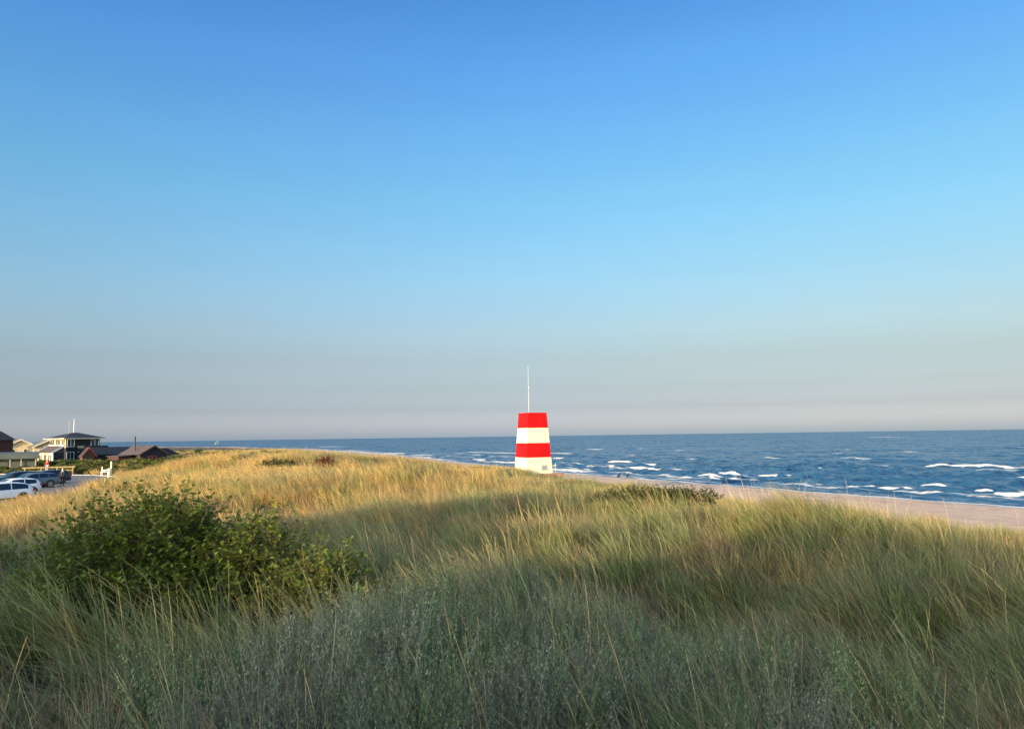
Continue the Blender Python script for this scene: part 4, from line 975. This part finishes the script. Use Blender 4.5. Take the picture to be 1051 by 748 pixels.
# ------------------------------------------------------------------ cars
def make_car(kind, X, Y, deg, paintm, label, rimm, z=None):
    root = empty('parked_car', (X, Y, (EYE + PARK + .014) if z is None else z), deg); tag(root, label, 'car', 'cars in the car park')
    if kind == 'suv':
        Lf, Lr, Ht, HW = 2.2, -2.25, 1.58, .93
        top = ([-2.25, -2.15, -1.95, -1.55, -.7, .2, .75, 1.15, 1.9, 2.15, 2.2], [.80, 1.12, 1.30, 1.46, 1.57, 1.56, 1.38, 1.08, .98, .82, .62])
        wbx = (-1.38, 1.38)
    elif kind == 'hatch':
        Lf, Lr, Ht, HW = 2.05, -2.05, 1.5, .89
        top = ([-2.05, -1.98, -1.85, -1.5, -.6, .15, .7, 1.15, 1.8, 2.02, 2.05], [.75, 1.05, 1.28, 1.43, 1.50, 1.47, 1.3, 1.02, .92, .78, .6])
        wbx = (-1.28, 1.28)
    else:   # wagon
        Lf, Lr, Ht, HW = 2.35, -2.4, 1.5, .91
        top = ([-2.4, -2.34, -2.15, -1.85, -.8, .1, .6, 1.05, 1.95, 2.3, 2.35], [.8, 1.0, 1.22, 1.42, 1.49, 1.47, 1.32, 1.0, .9, .76, .6])
        wbx = (-1.42, 1.4)
    belt = lambda x: np.interp(x, [Lr, Lr + .3, 0, 1.1, Lf], [.90, 1.0, .95, .92, .66])
    topf = lambda x: max(float(np.interp(x, *top)), .55)
    hwf = lambda x: HW * float(np.interp(x, [Lr, Lr + .12, Lr + .5, 1.5, Lf - .15, Lf], [.86, .94, 1, 1, .9, .78]))
    xs = sorted(set(list(np.linspace(Lr, Lf, 34)) + [Lr + .03, Lf - .03]))
    V = []; n_ = 15
    for x in xs:
        hw = hwf(x); tp = topf(x); be = min(float(belt(x)), tp - .04); gl = max(0., min(1., (tp - be) / .5))
        hr = hw * (.94 - .16 * gl); zb = .24 + .06 * (abs(x) > 1.9)
        half = [(hw * .80, zb), (hw * .96, zb + .04), (hw, .5), (hw * .995, .70), (hw * .965, be), (hr + .02, tp - .07), (hr * .86, tp - .015), (0, tp)]
        V += [(x, -a, b) for a, b in half] + [(x, a, b) for a, b in reversed(half[:-1])]
    F = []
    for i in range(len(xs) - 1):
        for j in range(n_ - 1):
            a = i * n_ + j; F.append((a, a + 1, a + n_ + 1, a + n_))
        F.append((i * n_ + n_ - 1, i * n_, i * n_ + n_, i * n_ + 2 * n_ - 1))
    F.append(tuple(range(n_))); F.append(tuple((len(xs) - 1) * n_ + j for j in reversed(range(n_))))
    mb = MB(); mb.add(V, F); mb.build('body', paintm, root, smooth=True)
    def side_pt(x, k, s, off=.008):
        hw = hwf(x); tp = topf(x); be = min(float(belt(x)), tp - .04); gl = max(0., min(1., (tp - be) / .5)); hr = hw * (.94 - .16 * gl)
        a = hw * .965 + (hr + .02 - hw * .965) * k; z_ = be + (tp - .07 - be) * k
        return (x, s * (a + off), z_)
    wf = .95 if kind != 'suv' else 1.05
    spans = {'suv': ((-1.75, -.62), (-.56, .35), (.41, .88)), 'hatch': ((-1.6, -.7), (-.63, .3), (.36, .82)), 'wagon': ((-2.08, -1.35), (-1.28, -.42), (-.35, .78))}[kind]
    for s in (-1, 1):
        for (x0, x1) in spans:
            mb = MB(); q = np.linspace(x0, x1, 7); vs = []
            for x in q:
                k0 = .06; k1 = .93
                vs += [side_pt(x, k0, s), side_pt(x, k1, s)]
            mb.add(vs, [(2 * i, 2 * i + 1, 2 * i + 3, 2 * i + 2) for i in range(6)]); mb.build('side_window', M['carglass'], root, smooth=True)
    def top_glass(x0, x1, nm):
        q = np.linspace(x0, x1, 7); vs = []
        for x in q:
            tp = topf(x); hw = hwf(x); be = min(float(belt(x)), tp - .04); gl = max(0., min(1., (tp - be) / .5)); hr = hw * (.94 - .16 * gl)
            vs += [(x, -hr * .80, tp + .004), (x, hr * .80, tp + .004)]
        off = .012 if nm == 'windscreen' else -.012
        vs = [(x + off, y, z_ + .006) for x, y, z_ in vs]
        MB().add(vs, [(2 * i, 2 * i + 1, 2 * i + 3, 2 * i + 2) for i in range(6)]).build(nm, M['carglass'], root, smooth=True)
    top_glass(.32, 1.08, 'windscreen'); top_glass(Lr + .12, Lr + .55, 'rear_window')
    for s in (-1, 1):
        for x in wbx:
            R0 = .345
            c = MB().tube((x, s * (HW - .30), R0 + .02), (x, s * (HW + .006), R0 + .02), .415, n=28).build('wheel_arch', M['plastic'], root)
            t = MB().tube((x, s * (HW - .2), R0), (x, s * (HW + .02), R0), R0, n=28).build('wheel', M['tyre'], root)
            mb = MB(); mb.tube((x, s * (HW + .018), R0), (x, s * (HW + .03), R0), .065, n=12)
            for j in range(5):
                a = j * 2 * math.pi / 5 + .3; c_, s_ = math.cos(a), math.sin(a); pw = .045
                pts = lambda yy: [(x + c_ * .03 - s_ * pw, yy, R0 + s_ * .03 + c_ * pw), (x + c_ * .03 + s_ * pw, yy, R0 + s_ * .03 - c_ * pw), (x + c_ * .225 + s_ * pw * .7, yy, R0 + s_ * .225 - c_ * pw * .7), (x + c_ * .225 - s_ * pw * .7, yy, R0 + s_ * .225 + c_ * pw * .7)]
                mb.hexa(pts(s * (HW + .017)), pts(s * (HW + .028)))
            for j in range(24):
                a0 = j * 2 * math.pi / 24; a1 = a0 + 2 * math.pi / 24
                f_ = lambda r_, a, yy: (x + r_ * math.cos(a), yy, R0 + r_ * math.sin(a))
                mb.hexa([f_(.215, a0, s * (HW + .017)), f_(.215, a1, s * (HW + .017)), f_(.245, a1, s * (HW + .017)), f_(.245, a0, s * (HW + .017))],
                        [f_(.215, a0, s * (HW + .027)), f_(.215, a1, s * (HW + .027)), f_(.245, a1, s * (HW + .027)), f_(.245, a0, s * (HW + .027))])
            mb.build('rim', rimm, t)
        MB().box(wbx[0] + .43, wbx[1] - .43, s * (HW - .02) if s > 0 else -(HW + .012), s * (HW + .012) if s > 0 else -(HW - .02), .26, .40).build('sill_trim', M['plastic'], root)
        MB().box(Lr - .012, Lr + .16, min(s * HW * .72, s * HW * .965), max(s * HW * .72, s * HW * .965), .82, 1.0).build('tail_light', M['lampred'], root, .02)
        MB().box(Lf - .14, Lf + .004, min(s * HW * .5, s * HW * .84), max(s * HW * .5, s * HW * .84), .62, .74).build('headlight', M['lampclear'], root, .02)
        MB().box(.62, .78, min(s * HW * .98, s * (HW + .17)), max(s * HW * .98, s * (HW + .17)), .98, 1.1).build('side_mirror', paintm, root, .03)
        for xx in (-.45, .5): MB().box(xx - .1, xx + .08, min(s * HW * .99, s * (HW + .02)), max(s * HW * .99, s * (HW + .02)), .82, .85).build('door_handle', paintm, root)
    MB().box(Lr - .015, Lr + .1, -HW * .86, HW * .86, .3, .52).build('bumper', M['plastic'], root, .02)
    MB().box(Lr - .02, Lr + .02, -.26, .26, .60, .72).build('number_plate', M['white'], root)
    return root
CD = 236 - 0   # the cars nose towards the lower left
def carpos(px_rear, Y): return gx(px_rear, Y), Y
CZ = 236
def put_car(kind, px, Y, pm, label, rimm, deg=CZ):
    """px: where the rear wheel is seen"""
    f = Vector((math.cos(R(deg)), math.sin(R(deg)))); lft = Vector((-math.sin(R(deg)), math.cos(R(deg))))
    # the side seen is the left one (facing right/near)
    rear = Vector((gx(px, Y), Y)); c = rear + f * 1.38 - lft * .9
    return make_car(kind, c.x, c.y, deg, pm, label, rimm)
put_car('suv', 27, 58.5, M['carwhite'], 'white sports utility car with dark wheels nearest the dune', M['rimdark'])
put_car('hatch', 38, 66, M['carwhite'], 'white hatchback parked behind the nearest white car', M['rim'])
put_car('wagon', 54, 77.5, M['carblue'], 'blue grey estate car beside the standing person', M['rim'])
put_car('wagon', 38, 82, M['cardark'], 'dark car showing only its roof between the white and the blue grey cars', M['rim'])
put_car('wagon', 66, 84.5, M['cardark'], 'dark car whose tail shows behind the standing person', M['rim'])

# low timber rail behind the cars
rl = empty('wooden_rail', (gx(25, 106), 106, EYE + PARK), 30); tag(rl, 'low weathered wooden rail behind the parked cars', 'rail')
MB().box(0, 6.3, -.08, .08, .95, 1.13).build('top_rail', M['orangewood'], rl, .02)
MB().box(.3, 6.0, -.05, .05, .5, .64).build('lower_rail', M['orangewood'], rl, .02)
for xx in (.3, 2.2, 4.1, 6.0): MB().box(xx - .08, xx + .08, -.11, .11, -.3, .98).build('post', M['orangewood'], rl, .01)

# ------------------------------------------------------------------ bench-like stand and posts by the path
YB = 103
b = empty('white_bench', (gx(105.3, YB), YB, gnd(gx(107, YB), YB)), 15); tag(b, 'small white bench at the end of the car park', 'bench')
def wv(m_, *a): return m_.box(*a)
MB().box(-.02, .92, 0, .42, .42, .50).build('seat', M['white'], b, .01)
for (x0, y0, h_) in ((0, 0, .42), (.82, 0, .42), (0, .36, 1.15), (.82, .36, .95)): MB().box(x0, x0 + .1, y0, y0 + .1, -.4, h_).build('leg', M['white'], b)
MB().box(.1, .82, .38, .43, .62, .76).build('backrest', M['white'], b)
p_ = MB().box(-.10, .10, -.10, .10, -.6, 1.72).prism([(-.10, 1.72), (.10, 1.72), (0, 1.78)], 'y', -.10, .10).build('wooden_post', M['palewood'], None, .01)
p_.location = (gx(116, YB + 1), YB + 1, gnd(gx(116, YB), YB)); tag(p_, 'tall pale wooden post right of the white bench', 'post')
p_ = MB().box(-.09, .09, -.09, .09, -.6, .95).box(-.16, .16, -.11, .11, .951, 1.01).build('wooden_post', M['white'], None, .01)
p_.location = (gx(113.5, 98), 98, EYE + PARK); tag(p_, 'short white post at the foot of the tall wooden post', 'post')

# ------------------------------------------------------------------ people, dogs
def skin_obj(name, verts, edges, radii, mat, parent, sub=2, root=0):
    me = bpy.data.meshes.new(name); me.from_pydata(verts, edges, [])
    o = bpy.data.objects.new(name, me); C.objects.link(o)
    sk = o.modifiers.new('s', 'SKIN'); sk.use_smooth_shade = True
    for i, r_ in enumerate(radii):
        me.skin_vertices[0].data[i].radius = (r_, r_) if not isinstance(r_, tuple) else r_
    me.skin_vertices[0].data[root].use_root = True
    sb = o.modifiers.new('d', 'SUBSURF'); sb.levels = sub; sb.render_levels = sub
    dg = bpy.context.evaluated_depsgraph_get(); dg.update()
    m2 = bpy.data.meshes.new_from_object(o.evaluated_get(dg)); m2.materials.clear(); m2.materials.append(mat)
    bpy.data.objects.remove(o)
    o2 = bpy.data.objects.new(name, m2); link(o2, parent); return o2
def ball(name, c, r3, mat, parent):
    bm = bmesh.new(); bmesh.ops.create_uvsphere(bm, u_segments=16, v_segments=10, radius=1)
    for v in bm.verts: v.co = Vector((v.co.x * r3[0] + c[0], v.co.y * r3[1] + c[1], v.co.z * r3[2] + c[2]))
    for f in bm.faces: f.smooth = True
    me = bpy.data.meshes.new(name); bm.to_mesh(me); bm.free(); me.materials.append(mat)
    return link(bpy.data.objects.new(name, me), parent)
def person(X, Y, z, deg, label, topm, botm, hairm, shoes=M['plastic'], bend=0.15):
    p = empty('person', (X, Y, z), deg); tag(p, label, 'person')
    # facing -y; x sideways
    J = [(0, 0, .95), (0, .01, 1.15), (0, 0, 1.38), (0, -.01, 1.50), (0, -.03, 1.62), (0, -.03, 1.72),
         (.17, 0, 1.41), (.24, .02, 1.13), (.20, -.16, .93), (.17, -.24, .88), (-.17, 0, 1.41), (-.25, .02, 1.13), (-.22, -.1, .90), (-.21, -.15, .83),
         (.09, 0, .90), (.10, -.02, .50), (.11, .03, .09), (.12, -.14, .04), (-.09, 0, .90), (-.11, .01, .50), (-.12, .06, .09), (-.13, -.10, .04)]
    E = [(0, 1), (1, 2), (2, 3), (3, 4), (4, 5), (2, 6), (6, 7), (7, 8), (8, 9), (2, 10), (10, 11), (11, 12), (12, 13), (0, 14), (14, 15), (15, 16), (16, 17), (0, 18), (18, 19), (19, 20), (20, 21)]
    rd = [.13, .12, .13, .055, .085, .075, .055, .042, .034, .036, .055, .042, .034, .036, .085, .06, .04, .035, .085, .06, .04, .035]
    skin_obj('body', J, E, rd, M['skin'], p)
    g = .016
    idx = [0, 1, 2, 6, 7, 8, 10, 11, 12]
    Jt = [J[i] for i in idx]; Et = [(0, 1), (1, 2), (2, 3), (3, 4), (4, 5), (2, 6), (6, 7), (7, 8)]
    skin_obj('jacket', Jt, Et, [rd[i] + g + (.01 if i < 3 else .004) for i in idx], topm, p)
    idx = [0, 14, 15, 16, 18, 19, 20]; Jt = [J[i] for i in idx]
    skin_obj('trousers', Jt, [(0, 1), (1, 2), (2, 3), (0, 4), (4, 5), (5, 6)], [rd[i] + g for i in idx], botm, p)
    for i0, i1 in ((16, 17), (20, 21)):
        skin_obj('shoe', [(J[i0][0], J[i0][1] + .03, .05), J[i1]], [(0, 1)], [.055, .048], shoes, p)
    ball('hair', (0, -.005, 1.705), (.095, .105, .10), hairm, p)
    return p
person(gx(66.5, 80), 80, EYE + PARK + .014, 200, 'person in dark clothes with pale hair standing behind the estate car', M['darkcloth'], M['darkcloth'], M['hairgrey'])
person(gx(50.3, 112), 112, gnd(gx(50.3, 112), 112) + .35, 20, 'person in a red top standing behind the wooden rail', M['redcloth'], M['bluecloth'], M['hairred'])
def dog(px, Y, deg, label, sit=True):
    X = gx(px, Y); z = max(gnd(X, Y), .02)
    d = empty('dog', (X, Y, z), deg); tag(d, label, 'dog', 'dogs at the water edge')
    J = [(0, 0, .30), (.16, 0, .42), (.27, 0, .50), (.33, 0, .62), (.44, 0, .66), (.54, 0, .63), (.25, .07, .30), (.27, .07, .03), (.25, -.07, .30), (.27, -.07, .03),
         (-.10, 0, .17), (.02, .10, .17), (-.06, .10, .05), (.08, .11, .03), (.02, -.10, .17), (-.06, -.10, .05), (.08, -.11, .03), (-.25, 0, .08), (-.42, 0, .05)]
    E = [(0, 1), (1, 2), (2, 3), (3, 4), (4, 5), (2, 6), (6, 7), (2, 8), (8, 9), (0, 10), (10, 11), (11, 12), (12, 13), (10, 14), (14, 15), (15, 16), (10, 17), (17, 18)]
    rd = [.13, .13, .12, .075, .075, .035, .045, .028, .045, .028, .12, .06, .035, .028, .06, .035, .028, .022, .012]
    skin_obj('body', J, E, rd, M['fur'], d, 1)
    for s in (-1, 1): ball('ear', (.40, s * .06, .74), (.02, .03, .05), M['fur'], d)
    return d
dog(632, 122, 20, 'left of the two dark dogs sitting at the water edge')
dog(641, 121, -60, 'right of the two dark dogs sitting at the water edge')

# ------------------------------------------------------------------ sailboat on the horizon
sb = empty('sailboat', (gx(223.5, 1500), 1500, 0), 60); tag(sb, 'tiny white sailboat on the horizon', 'sailboat')
mb = MB()
mb.hexa([(-4, -.7, -.4), (3, -.7, -.4), (3, .7, -.4), (-4, .7, -.4)], [(-4.4, -1.3, 1.0), (5, -.15, 1.1), (5, .15, 1.1), (-4.4, 1.3, 1.0)])
mb.build('hull', M['white'], sb)
MB().tube((.3, 0, 1), (.3, 0, 12.5), .09, .05, 6).build('mast', M['galv'], sb)
MB().prism([(.1, 1.8), (.1, 12.2), (-3.9, 1.9)], 'y', -.03, .03).build('mainsail', M['white'], sb)
MB().prism([(.5, 1.5), (.5, 10.5), (4.7, 1.3)], 'y', -.03, .03).build('jib', M['white'], sb)
